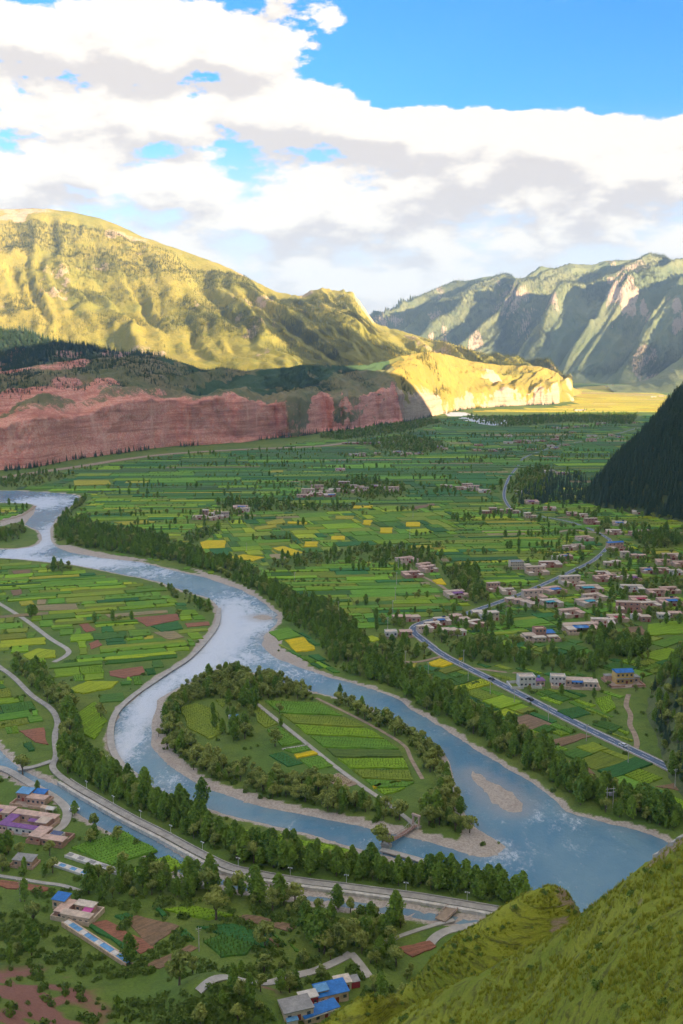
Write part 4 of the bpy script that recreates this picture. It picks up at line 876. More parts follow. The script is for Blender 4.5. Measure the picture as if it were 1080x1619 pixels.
# hut with blue tarpaulin on the island
r = fin_house(370, 1138, .2, 'small hut under a bright blue tarpaulin in the island meadow', 6, 5)
piece(r, 'wall', 'box', ADOBE[2], 0, 0, -.3, 4, 3.2, 2.4); piece(r, 'roof', 'gable', BLUE2, 0, 0, 2.103, 4.8, 4.2, 1.1); piece(r, 'door', 'box', WOOD, .6, -1.6, 0, .9, .12, 1.8); piece(r, 'annex', 'box', WHITE, -1.4, 3.2, -.3, 2.6, 2, 1.8)

# ------------------------------------------------------------------ tree belts (areas), stamped before the fields
BELTS = [  # photo outline, kind weights (poplar, willow, bush), spacing, height scale, name of the place
 ([(88, 812), (130, 788), (140, 790), (104, 822), (100, 860), (86, 852)], (.4, .5, .1), 7, .9, 'on the river bank at the upper bend'),
 ([(100, 822), (170, 835), (250, 850), (300, 868), (330, 884), (380, 892), (430, 925), (470, 945), (520, 962), (560, 985), (575, 1012), (600, 1040), (560, 1072), (520, 1050), (500, 1010), (455, 985), (435, 955), (400, 934), (340, 904), (250, 884), (170, 872), (104, 860)], (.62, .3, .08), 6.0, 1.0, 'in the wide belt on the far river bank'),
 ([(600, 1040), (640, 1062), (690, 1090), (740, 1118), (800, 1150), (850, 1178), (890, 1210), (920, 1232), (985, 1258), (1085, 1296), (1085, 1332), (1030, 1312), (985, 1298), (940, 1284), (905, 1270), (882, 1254), (840, 1226), (790, 1196), (740, 1165), (700, 1140), (660, 1115), (620, 1092), (560, 1074)], (.66, .24, .10), 4.8, 1.0, 'in the belt between the river and the right-hand fields'),
 ([(340, 1052), (375, 1060), (430, 1074), (500, 1096), (500, 1108), (440, 1104), (400, 1108), (370, 1108), (330, 1104), (302, 1112), (284, 1128), (280, 1150), (290, 1172), (318, 1192), (360, 1208), (420, 1226), (500, 1240), (560, 1262), (620, 1285), (650, 1302), (600, 1302), (540, 1290), (480, 1278), (420, 1264), (360, 1244), (315, 1224), (280, 1200), (258, 1178), (246, 1158), (246, 1135), (258, 1108), (288, 1086)], (.12, .8, .08), 4.4, .92, 'in the ring of willows round the island'),
 ([(512, 1098), (560, 1112), (620, 1142), (660, 1166), (694, 1192), (710, 1224), (722, 1262), (738, 1296), (755, 1312), (735, 1322), (690, 1316), (660, 1306), (668, 1280), (690, 1262), (680, 1230), (668, 1200), (640, 1174), (600, 1152), (550, 1126)], (.12, .8, .08), 5.0, .95, 'along the main-channel side of the island'),
 ([(350, 1108), (385, 1106), (410, 1118), (398, 1140), (412, 1160), (390, 1176), (365, 1170), (372, 1150), (350, 1132), (362, 1122)], (.3, .6, .1), 7.5, 1.0, 'in the grove inside the island meadow'),
 ([(84, 1180), (120, 1195), (170, 1222), (230, 1250), (280, 1272), (330, 1300), (310, 1340), (270, 1318), (210, 1288), (160, 1260), (110, 1232)], (.7, .25, .05), 4.0, 1.0, 'beside the canal road below the river bend'),
 ([(310, 1310), (380, 1335), (450, 1352), (540, 1368), (640, 1384), (720, 1396), (790, 1412), (830, 1440), (720, 1420), (640, 1408), (540, 1394), (450, 1384), (370, 1368), (300, 1338)], (.72, .2, .08), 3.9, 1.0, 'on the river side of the lamp-lined road'),
 ([(760, 1400), (800, 1388), (850, 1385), (900, 1388), (940, 1402), (955, 1412), (900, 1440), (830, 1440), (780, 1425)], (.8, .15, .05), 4.0, 1.05, 'behind the small grassy spur'),
 ([(25, 1045), (60, 1062), (100, 1098), (125, 1130), (128, 1160), (118, 1195), (98, 1185), (96, 1150), (92, 1125), (60, 1102), (20, 1068)], (.3, .65, .05), 5.6, 1.0, 'between the winding lane and the left fields'),
 ([(120, 1150), (140, 1190), (180, 1215), (150, 1222), (118, 1205)], (.35, .6, .05), 5.6, 1.0, 'between the winding lane and the left fields'),
 ([(262, 930), (300, 944), (330, 956), (334, 976), (306, 960), (270, 942)], (.6, .35, .05), 7, .95, 'in the row on the point of the left plain'),
 ([(84, 893), (112, 896), (114, 904), (84, 900)], (.4, .6, 0), 7, .8, 'in the tiny clump on the upper river bank'),
 ([(-20, 842), (30, 832), (42, 830), (40, 846), (20, 856), (-20, 858)], (.3, .6, .1), 8, .9, 'on the spit at the upper left of the river'),
 ([(100, 1398), (200, 1388), (260, 1385), (330, 1398), (430, 1412), (560, 1425), (560, 1452), (480, 1452), (420, 1440), (330, 1425), (240, 1420), (150, 1425), (100, 1412)], (.55, .35, .1), 5.4, 1.0, 'in the dark belt above the lower plots'),
 ([(-10, 1345), (60, 1352), (110, 1362), (105, 1396), (50, 1388), (-10, 1380)], (.4, .5, .1), 6.5, .9, 'below the lower-left hamlet'),
 ([(470, 1470), (520, 1452), (600, 1450), (650, 1452), (640, 1478), (600, 1490), (560, 1502), (510, 1512), (470, 1500)], (.6, .35, .05), 5.2, 1.1, 'in the grove above the forked lane'),
 ([(560, 1490), (600, 1480), (630, 1492), (610, 1520), (580, 1535)], (.5, .4, .1), 5.4, 1.0, 'in the grove above the forked lane'),
 ([(600, 1015), (650, 1015), (690, 1040), (640, 1048), (600, 1035)], (.2, .4, .4), 6.5, .8, 'in the thicket under the road bend'),
 ([(690, 1010), (740, 1015), (840, 1030), (900, 1040), (960, 1045), (950, 1062), (880, 1062), (800, 1052), (720, 1040)], (.5, .4, .1), 6.5, .95, 'in the wood below the village'),
 ([(920, 1012), (960, 1005), (1010, 1010), (1030, 1020), (1010, 1042), (960, 1040)], (.7, .3, 0), 6.0, 1.05, 'in the wood below the village'),
 ([(700, 905), (730, 898), (755, 912), (770, 950), (735, 955), (715, 930)], (.6, .4, 0), 7.0, 1.15, 'in the tall grove by the field lane'),
 ([(575, 880), (640, 868), (700, 880), (690, 895), (640, 888), (590, 890)], (.4, .5, .1), 8, .9, 'in the tall grove by the field lane'),
 ([(425, 890), (470, 880), (560, 868), (640, 862), (640, 870), (560, 880), (480, 896), (430, 900)], (.35, .5, .15), 8, .8, 'in the dark hedge band below the yellow fields'),
 ([(290, 848), (310, 838), (350, 836), (330, 850), (305, 862)], (.4, .5, .1), 8, .9, 'round the hamlet beyond the yellow fields'),
 ([(340, 795), (420, 790), (470, 800), (560, 802), (560, 808), (470, 808), (400, 808), (370, 815)], (.4, .5, .1), 9, .9, 'round the hamlet beyond the yellow fields'),
 ([(470, 765), (560, 758), (640, 768), (640, 785), (580, 790), (500, 770)], (.4, .5, .1), 10, .9, 'round the mid-valley hamlet'),
 ([(935, 838), (960, 832), (965, 845), (940, 850)], (.5, .5, 0), 8, 1.1, 'by the upper road bend'),
 ([(1000, 850), (1085, 832), (1085, 862), (1020, 868)], (.5, .5, 0), 8, 1.0, 'on the right edge above the village'),
 ([(980, 920), (1085, 915), (1085, 935), (1030, 950), (985, 945)], (.3, .6, .1), 9, .8, 'among the village houses'),
 ([(560, 700), (640, 690), (700, 700), (700, 716), (600, 712)], (.4, .6, 0), 13, 1.0, 'far'),
 ([(500, 692), (560, 680), (680, 664), (700, 668), (640, 684), (540, 696)], (.4, .6, 0), 12, 1.0, 'far'),
 ([(735, 660), (800, 660), (900, 656), (1010, 655), (1000, 672), (900, 668), (800, 676), (760, 670)], (.4, .6, 0), 14, 1.1, 'far'),
 ([(790, 770), (840, 740), (870, 740), (860, 790), (830, 800)], (.4, .6, 0), 12, 1.0, 'far'),
 ([(0, 755), (60, 748), (120, 752), (60, 768), (0, 772)], (.4, .6, 0), 12, .9, 'far'),
]
for b in BELTS: stamp_poly(gp(b[0]), 5)

# ------------------------------------------------------------------ fields
FIELDS = []       # (corners xy (n,2), height, colour, long-axis angle, kind)
YEL = (.78, .58, .015); YEL2 = (.46, .42, .04); RED = (.38, .16, .10); BRN = (.30, .19, .115); TAN = (.38, .30, .16); BRI = (.26, .43, .02); GRN = (.165, .34, .03); DGR = (.055, .19, .045); COR = (.085, .21, .03); LIM = (.40, .48, .022); OLV = (.25, .325, .032)
MANUAL = [
 (YEL, [(316, 858), (328, 855), (357, 855), (356, 867), (318, 868)]), (YEL, [(362, 882), (385, 877), (418, 882), (400, 888)]), (YEL, [(430, 867), (449, 864), (480, 874), (460, 879)]), (YEL, [(482, 857), (503, 857), (502, 865), (481, 865)]), (YEL, [(524, 848), (545, 848), (545, 854), (523, 854)]),
 (YEL2, [(402, 834), (438, 829), (437, 834), (402, 839)]), (YEL2, [(420, 826), (448, 820), (452, 828), (424, 830)]), (YEL, [(455, 825), (486, 826), (485, 829), (455, 828)]), (YEL2, [(530, 816), (560, 816), (559, 821), (530, 821)]), (YEL, [(576, 823), (589, 823), (585, 831), (573, 829)]), (YEL, [(601, 835), (621, 835), (620, 843), (601, 843)]), (YEL, [(643, 826), (664, 826), (664, 833), (642, 833)]),
 (YEL2, [(650, 863), (685, 862), (683, 867), (648, 867)]), (YEL, [(559, 800), (590, 800), (588, 804), (558, 804)]), (YEL2, [(116, 760), (172, 760), (176, 766), (118, 768)]), (YEL2, [(424, 745), (448, 744), (448, 747), (424, 748)]), (YEL, [(450, 1013), (480, 1008), (499, 1028), (467, 1032)]), (YEL, [(683, 918), (699, 915), (706, 925), (690, 924)]), (YEL, [(677, 1049), (695, 1042), (717, 1050), (702, 1055), (682, 1054)]), (YEL2, [(638, 1053), (660, 1049), (656, 1057), (640, 1058)]),
 (YEL, [(464, 1194), (497, 1188), (504, 1193), (470, 1200)]), (YEL, [(588, 1244), (602, 1239), (605, 1243), (591, 1248)]), (YEL2, [(614, 1238), (634, 1235), (636, 1238), (616, 1241)]), (YEL2, [(30, 952), (50, 950), (54, 956), (33, 959)]), (LIM, [(36, 1036), (60, 1026), (88, 1029), (88, 1040), (46, 1044)]), (YEL2, [(180, 826), (230, 823), (250, 826), (200, 831)]),
 (LIM, [(107, 1091), (138, 1078), (188, 1078), (176, 1089), (130, 1098)]), (BRI, [(205, 1376), (268, 1353), (294, 1371), (228, 1394)]), (GRN, [(112, 1342), (195, 1314), (250, 1346), (176, 1370)]), (BRI, [(330, 1300), (370, 1312), (420, 1318), (380, 1332), (340, 1324)]), (BRI, [(440, 1320), (520, 1336), (560, 1348), (520, 1362), (430, 1344)]), (GRN, [(560, 1352), (620, 1366), (690, 1380), (640, 1380), (560, 1366)]), (BRI, [(120, 1130), (150, 1110), (170, 1140), (150, 1170), (130, 1160)]),
 (RED, [(212, 977), (280, 971), (284, 980), (232, 991)]), (RED, [(172, 1062), (226, 1054), (228, 1065), (196, 1073), (174, 1069)]), (RED, [(140, 1018), (155, 1012), (162, 1020), (144, 1027)]), (RED, [(125, 988), (138, 985), (152, 997), (137, 1000)]), (RED, [(30, 1156), (70, 1151), (77, 1178), (56, 1174)]), (TAN, [(242, 1000), (275, 998), (292, 1008), (268, 1012)]), (TAN, [(166, 972), (265, 965), (266, 969), (172, 977)]), (RED, [(292, 986), (330, 983), (332, 989), (296, 992)]), (BRN, [(18, 903), (48, 901), (48, 907), (22, 908)]), (BRN, [(16, 934), (34, 932), (36, 940), (20, 942)]), (TAN, [(55, 958), (120, 955), (125, 964), (60, 966)]),
 (DGR, [(238, 991), (282, 983), (290, 995), (255, 1000)]), (BRN, [(868, 1172), (918, 1160), (936, 1165), (886, 1181)]), (BRN, [(900, 1203), (928, 1212), (942, 1225), (897, 1223)]), (BRN, [(1036, 1244), (1078, 1236), (1085, 1252)]), (RED, [(142, 1461), (168, 1456), (244, 1500), (222, 1510)]), (BRN, [(197, 1456), (216, 1448), (284, 1465), (240, 1499)]), (DGR, [(136, 1463), (141, 1461), (218, 1508), (212, 1513)]), (RED, [(0, 1392), (50, 1399), (86, 1405), (60, 1413), (0, 1401)]), (BRN, [(230, 1529), (300, 1495), (314, 1500), (252, 1535)]), (RED, [(626, 1500), (680, 1488), (690, 1497), (652, 1514)]), (BRN, [(372, 1452), (390, 1447), (470, 1464), (458, 1474)]), (DGR, [(180, 1450), (200, 1444), (212, 1450), (194, 1458)]),
 (COR, [(320, 1490), (350, 1478), (405, 1495), (390, 1512), (350, 1518)]), (BRI, [(255, 1440), (300, 1432), (370, 1448), (330, 1456)]), (DGR, [(310, 1466), (370, 1462), (430, 1480), (420, 1500), (380, 1490)]), (BRN, [(986, 993), (1016, 990), (1021, 1004), (991, 1005)]), (BRI, [(1024, 988), (1084, 980), (1084, 1002), (1026, 1006)]), (DGR, [(880, 1125), (915, 1118), (935, 1130), (905, 1138)]), (BRI, [(940, 1105), (965, 1100), (975, 1120), (955, 1130)]), (GRN, [(425, 1000), (455, 992), (475, 1006), (440, 1014)]), (BRN, [(648, 802), (686, 796), (688, 799), (655, 806)]), (TAN, [(1080, 790), (1055, 791), (1055, 795), (1080, 796)]),
 (DGR, [(425, 1195), (445, 1190), (480, 1208), (455, 1214)]), (GRN, [(448, 1186), (486, 1180), (492, 1186), (462, 1192)]), (GRN, [(474, 1202), (506, 1196), (528, 1212), (494, 1218)]), (OLV, [(285, 1120), (310, 1112), (345, 1125), (352, 1160), (330, 1170), (295, 1150)]), (OLV, [(340, 1108), (362, 1104), (352, 1120)]),
]
# island: long strips right of the track
La = np.array([(408, 1108), (600, 1260)], float); Ra = np.array([(508, 1110), (560, 1138), (610, 1164), (640, 1186), (650, 1206), (664, 1238), (640, 1252), (606, 1262)], float)
def ralong(t):
    k = t * (len(Ra) - 1); i = min(int(k), len(Ra) - 2); return Ra[i] + (Ra[i + 1] - Ra[i]) * (k - i)
cuts = [0, .14, .25, .37, .50, .60, .72, .82, .92, 1]
for i in range(9):
    a, b = cuts[i], cuts[i + 1]
    l0 = La[0] + (La[1] - La[0]) * (a + .012); l1 = La[0] + (La[1] - La[0]) * (b - .006); q0 = ralong(a * .86 + .01); q1 = ralong(b * .86 - .004)
    MANUAL.append(((GRN, OLV, BRI, GRN, (.12, .19, .03), BRI, OLV, GRN, BRI)[i], [tuple(l0 + (8, -1)), tuple(q0 + (-8, 0)), tuple(q1 + (-8, 0)), tuple(l1 + (8, -1))]))
MANUAL += [(OLV, [(385, 1112), (402, 1112), (440, 1146), (420, 1152)]), (GRN, [(422, 1155), (442, 1149), (478, 1176), (446, 1181)])]
for c, q in MANUAL:
    P = gp(q); e = P[1] - P[0]; kind = 'corn' if c in (COR,) else 'manual'
    if c in (GRN, OLV, BRI) and P[:, 1].mean() < 620: kind = 'rows'
    FIELDS.append((P, .10 if c in (RED, BRN, TAN) else .45, c, math.atan2(e[1], e[0]), kind)); stamp_poly(P, 4, .3)
PAL = {'far': [(GRN, 2.5), (DGR, 4), (COR, 4), (OLV, 1.6), ((.09, .18, .05), 5), (BRI, .7), (TAN, .3), (YEL2, .2)],  # weighted to dark blue-green, putting distant shade and haze into the crops
       'mid': [(GRN, 5), (BRI, 3), (OLV, 4), (COR, 2), (DGR, 1.2), (LIM, .9), (TAN, .3), (YEL2, .5)],
       'near': [(GRN, 4), (BRI, 3), (COR, 4), (OLV, 3), (DGR, 2), (BRN, .5), (LIM, .5)],
       'lit': [((.74, .56, .05), 4), ((.64, .52, .06), 3), ((.78, .60, .07), 3), ((.52, .48, .08), 1.2), ((.74, .52, .18), 1.4)]}  # yellow crops, brightened to make up for the weak low sun
def pick(p):
    a = PAL[p]; t = random.random() * sum(w for _, w in a)
    for c, w in a:
        t -= w
        if t <= 0: break
    k = random.uniform(.8, 1.22); return tuple(min(.8, q * k * random.uniform(.93, 1.07)) for q in c)
def free(P, region):
    u = np.linspace(.04, .96, 6); v = np.linspace(.08, .92, 3); U, V_ = np.meshgrid(u, v); U = U.ravel()[:, None]; V_ = V_.ravel()[:, None]
    q = (P[0] * (1 - U) + P[1] * U) * (1 - V_) + (P[3] * (1 - U) + P[2] * U) * V_
    return (lookup(q[:, 0], q[:, 1]) == 0).mean(), inside(q[:, 0], q[:, 1], region).mean()
HEDGE = []
def cells(region_px, ang, rowh, rowl, pal, hedge=.25, raster=True, grow=0.0):
    Rg = gp(region_px); c, s2 = cos(ang), sin(ang); M = np.array([[c, -s2], [s2, c]]); L = Rg @ M     # to local
    v = L[:, 1].min()
    while v < L[:, 1].max():
        k = 1 + grow * max(0, v - 900) / 1000; hh = random.uniform(*rowh) * k; u = L[:, 0].min() - random.uniform(0, rowl[1]); drift = random.uniform(-.02, .02)
        while u < L[:, 0].max():
            ll = random.uniform(*rowl) * k
            nrow = random.choice((1, 1, 2)) if hh > rowh[0] * 1.3 * k else 1
            for j in range(nrow):
                a0 = v + hh * j / nrow; a1 = v + hh * (j + 1) / nrow
                stack = [(u, u + ll, 0)]
                while stack:
                    p0, p1, dep = stack.pop(); g1 = random.uniform(.15, .6)
                    Q = np.array([[p0 + g1, a0 + g1], [p1 - g1, a0 + g1], [p1 - g1, a1 - g1 * .6], [p0 + g1, a1 - g1 * .6]]); Q[:, 1] += drift * (Q[:, 0] - u); Q += np.random.default_rng(int(abs(p0 * 31 + a0 * 17)) + 1).uniform(-.9, .9, (4, 2))
                    Wd = Q @ M.T
                    fr, ins = free(Wd, Rg) if raster else (1, inside(Wd[:, 0], Wd[:, 1], Rg).mean())
                    if fr == 1 and ins > .8:
                        col = pick(pal); FIELDS.append((Wd, random.uniform(.15, .7) if col[0] < col[1] else .1, col, ang, 'auto'))
                        if random.random() < hedge: HEDGE.append((Wd[3], Wd[2]))
                    elif dep < 3 and (fr > .1 and ins > .1): m_2 = (p0 + p1) / 2; stack += [(p0, m_2, dep + 1), (m_2, p1, dep + 1)]
            u += ll
        v += hh
def angpx(a, b): p, q2 = G(*a), G(*b); return math.atan2(q2[1] - p[1], q2[0] - p[0])
cells([(300, 870), (330, 830), (470, 805), (620, 800), (720, 810), (720, 850), (640, 862), (560, 872), (480, 885), (420, 895)], .25, (22, 34), (22, 46), 'mid', .2)
for q in FIELDS[-400:]:
    if q[4] == 'auto': stamp_poly(q[0], 4, .5)
cells([(130, 780), (85, 830), (95, 860), (250, 890), (400, 935), (440, 960), (560, 1005), (640, 985), (800, 950), (1085, 900), (1085, 780), (900, 790), (560, 800), (300, 790)], .10, (9, 18), (30, 85), 'mid', .42, True, .3)
cells([(-300, 776), (130, 782), (300, 790), (560, 800), (900, 790), (1085, 780), (1085, 655), (900, 655), (700, 658), (560, 690), (480, 700), (380, 712), (250, 718), (130, 735), (0, 757), (-200, 770)], .05, (12, 22), (40, 110), 'far', .75, True, .9)
cells([(560, 1005), (640, 985), (652, 1000), (700, 1035), (1095, 1232), (1095, 1335), (880, 1262), (740, 1172), (600, 1060)], angpx((785, 1168), (880, 1138)), (10, 20), (30, 60), 'near', .3)
cells([(700, 1030), (820, 1010), (1085, 1000), (1085, 1060), (1000, 1100), (1020, 1190), (985, 1172), (850, 1105), (740, 1050)], angpx((850, 1120), (930, 1095)), (10, 18), (20, 44), 'near', .35)
cells([(800, 950), (1085, 900), (1085, 1000), (820, 1010), (660, 1000)], .3, (8, 14), (14, 34), 'near', .3)
cells([(-330, 888), (-60, 886), (0, 886), (110, 896), (300, 942), (345, 962), (335, 1000), (190, 1120), (130, 1085), (60, 1050), (-60, 1010), (-330, 900)], angpx((170, 974), (266, 967)), (9, 18), (24, 70), 'mid', .24)
cells([(-300, 920), (-60, 1045), (60, 1115), (85, 1150), (80, 1205), (-60, 1150), (-300, 1010)], angpx((0, 1120), (60, 1112)), (10, 18), (24, 40), 'near', .2)
cells([(100, 1345), (200, 1312), (340, 1398), (600, 1440), (640, 1450), (560, 1490), (330, 1530), (180, 1440)], angpx((110, 1342), (200, 1314)), (9, 15), (18, 36), 'near', .3)
cells([(130, 1200), (180, 1215), (330, 1285), (560, 1345), (760, 1400), (760, 1425), (500, 1385), (330, 1345), (150, 1255)], angpx((330, 1300), (420, 1320)), (8, 14), (16, 36), 'near', .3)
cells([(410, 1005), (440, 985), (500, 1010), (560, 1060), (520, 1066), (440, 1038), (418, 1022)], .5, (12, 18), (14, 26), 'near', .3)
cells([(-250, 806), (50, 797), (40, 815), (-60, 840), (-250, 850)], .1, (12, 20), (30, 60), 'mid', .2)
cells([(700, 651), (893, 641), (900, 613), (950, 608), (1030, 610), (1090, 640), (1075, 652), (900, 654)], .0, (30, 70), (90, 240), 'lit', .12, False, .25)

def field_material():
    m, nb, p = new_mat('crops'); c0 = nb.n.new('ShaderNodeAttribute'); c0.attribute_name = 'crop'; uv = nb.attr('fuv', 'Vector')
    mp = nb.n.new('ShaderNodeMapping'); nb.put(mp.inputs[0], uv); mp.inputs['Scale'].default_value = (.05, 1.0, 1)
    rows = nb.noise(mp.outputs[0], .85, 4, .65); blot = nb.noise(nb.pos(), .09, 6, .68); fine = nb.noise(nb.pos(), .9, 4, .7)
    col = nb.mix(nb.mr(rows, .35, .68, 0, .75), c0.outputs['Color'], nb.mix(1.0, c0.outputs['Color'], (.48, .55, .5), 'MULTIPLY'))
    col = nb.mix(nb.mr(blot, .5, .72, 0, .55), col, nb.mix(1.0, col, (1.45, 1.15, .8), 'MULTIPLY'))
    col = nb.mix(nb.mr(fine, .42, .72, 0, .6), col, nb.mix(1.0, col, (.5, .55, .5), 'MULTIPLY'))
    nb.put(p.inputs['Base Color'], col); nb.put(p.inputs['Normal'], nb.bump(nb.math('ADD', nb.math('MULTIPLY', rows, 1.3), fine), .9, .5)); return m
FM = field_material()
def field_geo(fd):
    P, h, col, ang, kind = fd; n = len(P)
    if np.cross(P[1] - P[0], P[2] - P[1]) < 0: P = P[::-1]
    if P[:, 1].mean() < 1250:
        k_ = 4; rr_ = np.random.default_rng(int(abs(P[0, 0] * 13 + P[0, 1] * 7))); Q_ = []
        for i in range(n):
            a_, b_ = P[i], P[(i + 1) % n]; L_ = np.linalg.norm(b_ - a_)
            for j in range(k_): Q_.append(a_ + (b_ - a_) * (j / k_) + (rr_.normal(0, min(.55, L_ * .02), 2) if j else 0))
        P = np.array(Q_); n = len(P)
    z = hz(P[:, 0], P[:, 1]); cen_ = P.mean(0); In = P + (cen_ - P) / np.linalg.norm(cen_ - P, axis=1)[:, None] * min(.5, h)
    V = np.concatenate([np.c_[In, z + h + .25], np.c_[P, z - .3]])
    F = [tuple(range(n))] + [(i, n + i, n + (i + 1) % n, (i + 1) % n) for i in range(n)]
    c, s2 = cos(ang), sin(ang); u = V[:, 0] * c + V[:, 1] * s2; w = -V[:, 0] * s2 + V[:, 1] * c
    return V, F, np.c_[u, w, np.zeros(len(V))], np.tile(col, (len(V), 1))
def parea(fd):
    q = np.array([PIX((x, y, 0))[:2] for x, y in fd[0]]); c = q.mean(0)
    if not (-20 < c[0] < 1100 and c[1] < 1640): return 0
    x, y = q[:, 0], q[:, 1]; return abs((x * np.roll(y, -1) - y * np.roll(x, -1)).sum()) / 2
FIELDS.sort(key=parea, reverse=True)
for fd in FIELDS[:300]:
    V, F, uvw, cc = field_geo(fd); me = mesh('field', V, F, FM); vattr(me, 'fuv', uvw); vattr(me, 'crop', cc); link('field', me, ground)
VV, FF, UU, CC = [], [], [], []; nv = 0
for fd in FIELDS[300:]:
    V, F, uvw, cc = field_geo(fd); FF += [tuple(i + nv for i in f) for f in F]; nv += len(V); VV.append(V); UU.append(uvw); CC.append(cc)
me = mesh('small_fields', np.vstack(VV), FF, FM); vattr(me, 'fuv', np.vstack(UU)); vattr(me, 'crop', np.vstack(CC)); o = link('small_fields', me, ground); o['kind'] = 'stuff'
print('FIELDS', len(FIELDS), 'HEDGE', len(HEDGE))

# ------------------------------------------------------------------ trees
def leaf_material(name, c1, c2, c3):
    m, nb, p = new_mat(name); oi = nb.n.new('ShaderNodeObjectInfo')
    col = nb.mix(oi.outputs['Random'], c1, c2); col = nb.mix(nb.mr(nb.attr('tint'), .0, 1.0, 0, .85, 'LINEAR'), col, c3)
    nb.put(p.inputs['Base Color'], col); p.inputs['Roughness'].default_value = .7; p.inputs['Specular IOR Level'].default_value = .2
    tr = nb.n.new('ShaderNodeBsdfTranslucent'); nb.put(tr.inputs[0], col); mx = nb.n.new('ShaderNodeMixShader'); mx.inputs[0].default_value = .3
    out = nb.n['Material Output']; nb.l.new(p.outputs[0], mx.inputs[1]); nb.l.new(tr.outputs[0], mx.inputs[2]); nb.l.new(mx.outputs[0], out.inputs[0]); return m
BARK = flat('bark', (.16, .125, .095), .95, .3, 2.0)
LPOP = leaf_material('poplar_leaves', (.075, .175, .032), (.21, .335, .045), (.31, .43, .06))
LWIL = leaf_material('willow_leaves', (.14, .215, .042), (.33, .37, .080), (.44, .47, .12))
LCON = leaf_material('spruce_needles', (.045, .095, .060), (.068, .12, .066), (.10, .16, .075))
LBUS = leaf_material('bush_leaves', (.085, .17, .03), (.15, .23, .04), (.22, .30, .05))
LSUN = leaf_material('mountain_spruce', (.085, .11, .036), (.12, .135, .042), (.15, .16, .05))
def leaf_cloud(pts, nrm, size, r, quads=True):
    n = len(pts); nr = nrm + r.normal(0, .55, (n, 3)); nr /= np.linalg.norm(nr, axis=1)[:, None] + 1e-9
    a = np.cross(nr, r.normal(0, 1, (n, 3))); a /= np.linalg.norm(a, axis=1)[:, None] + 1e-9; b = np.cross(nr, a); s = (size * r.uniform(.6, 1.35, n))[:, None]
    V = np.stack([pts - a * s, pts - b * s * .62, pts + a * s, pts + b * s * .62], 1).reshape(-1, 3)
    return V, [(4 * i, 4 * i + 1, 4 * i + 2, 4 * i + 3) for i in range(n)]
def tube(path, rad, seg=6):
    V, F = [], []
    path = np.array(path, float)
    for i, p in enumerate(path):
        t = path[min(i + 1, len(path) - 1)] - path[max(i - 1, 0)]; t /= np.linalg.norm(t) + 1e-9; a = np.cross(t, (1, .2, 0)); a /= np.linalg.norm(a) + 1e-9; b = np.cross(t, a)
        for k in range(seg): V.append(p + rad[i] * (a * cos(2 * pi * k / seg) + b * sin(2 * pi * k / seg)))
    for i in range(len(path) - 1):
        for k in range(seg): F.append((i * seg + k, i * seg + (k + 1) % seg, (i + 1) * seg + (k + 1) % seg, (i + 1) * seg + k))
    F.append(tuple(range(len(V) - seg, len(V)))); return V, F
def join(parts):
    V, F, n = [], [], 0
    for v, f in parts: V += list(map(tuple, v)); F += [tuple(i + n for i in q) for q in f]; n += len(v)
    return V, F
def crown_mesh(name, pts, nrm, size, r, mat, tint):
    V, F = leaf_cloud(pts, nrm, size, r); me = mesh(name, V, F, mat); fattr(me, 'tint', np.repeat(tint, 4)); return me
def make_poplar(seed):
    r = np.random.default_rng(seed); h = 12.5; n = 760; R0 = r.uniform(2.2, 3.1)
    t = r.uniform(0, 1, n) ** .85; ph = r.uniform(0, 2 * pi, n); prof = np.sin(pi * np.clip(t * .95 + .04, 0, 1) ** .78) ** .62
    lob = 1 + .28 * np.sin(ph * 3 + t * 7 + seed) + .18 * np.sin(ph * 5 - t * 13)
    rad = R0 * prof * lob * np.sqrt(r.uniform(.25, 1, n)); z = 1.6 + t * (h - 1.6)
    pts = np.c_[rad * np.cos(ph), rad * np.sin(ph), z]; nrm = np.c_[np.cos(ph), np.sin(ph), .25 + t * .8]; nrm /= np.linalg.norm(nrm, axis=1)[:, None]
    cm_ = crown_mesh('poplar_crown', pts, nrm, .58, r, LPOP, np.clip(r.normal(.35, .3, n), 0, 1))
    parts = [tube([(0, 0, -.6), (.05, 0, 3), (0, .05, 8), (0, 0, 12)], [.24, .2, .12, .03])]
    for k in range(6):
        a = r.uniform(0, 2 * pi); z0_ = 2.5 + k * 1.3; parts.append(tube([(0, 0, z0_), (.9 * cos(a), .9 * sin(a), z0_ + 1.5), (1.3 * cos(a), 1.3 * sin(a), z0_ + 3)], [.08, .05, .02], 4))
    return cm_, mesh('poplar_trunk', *join(parts), BARK)
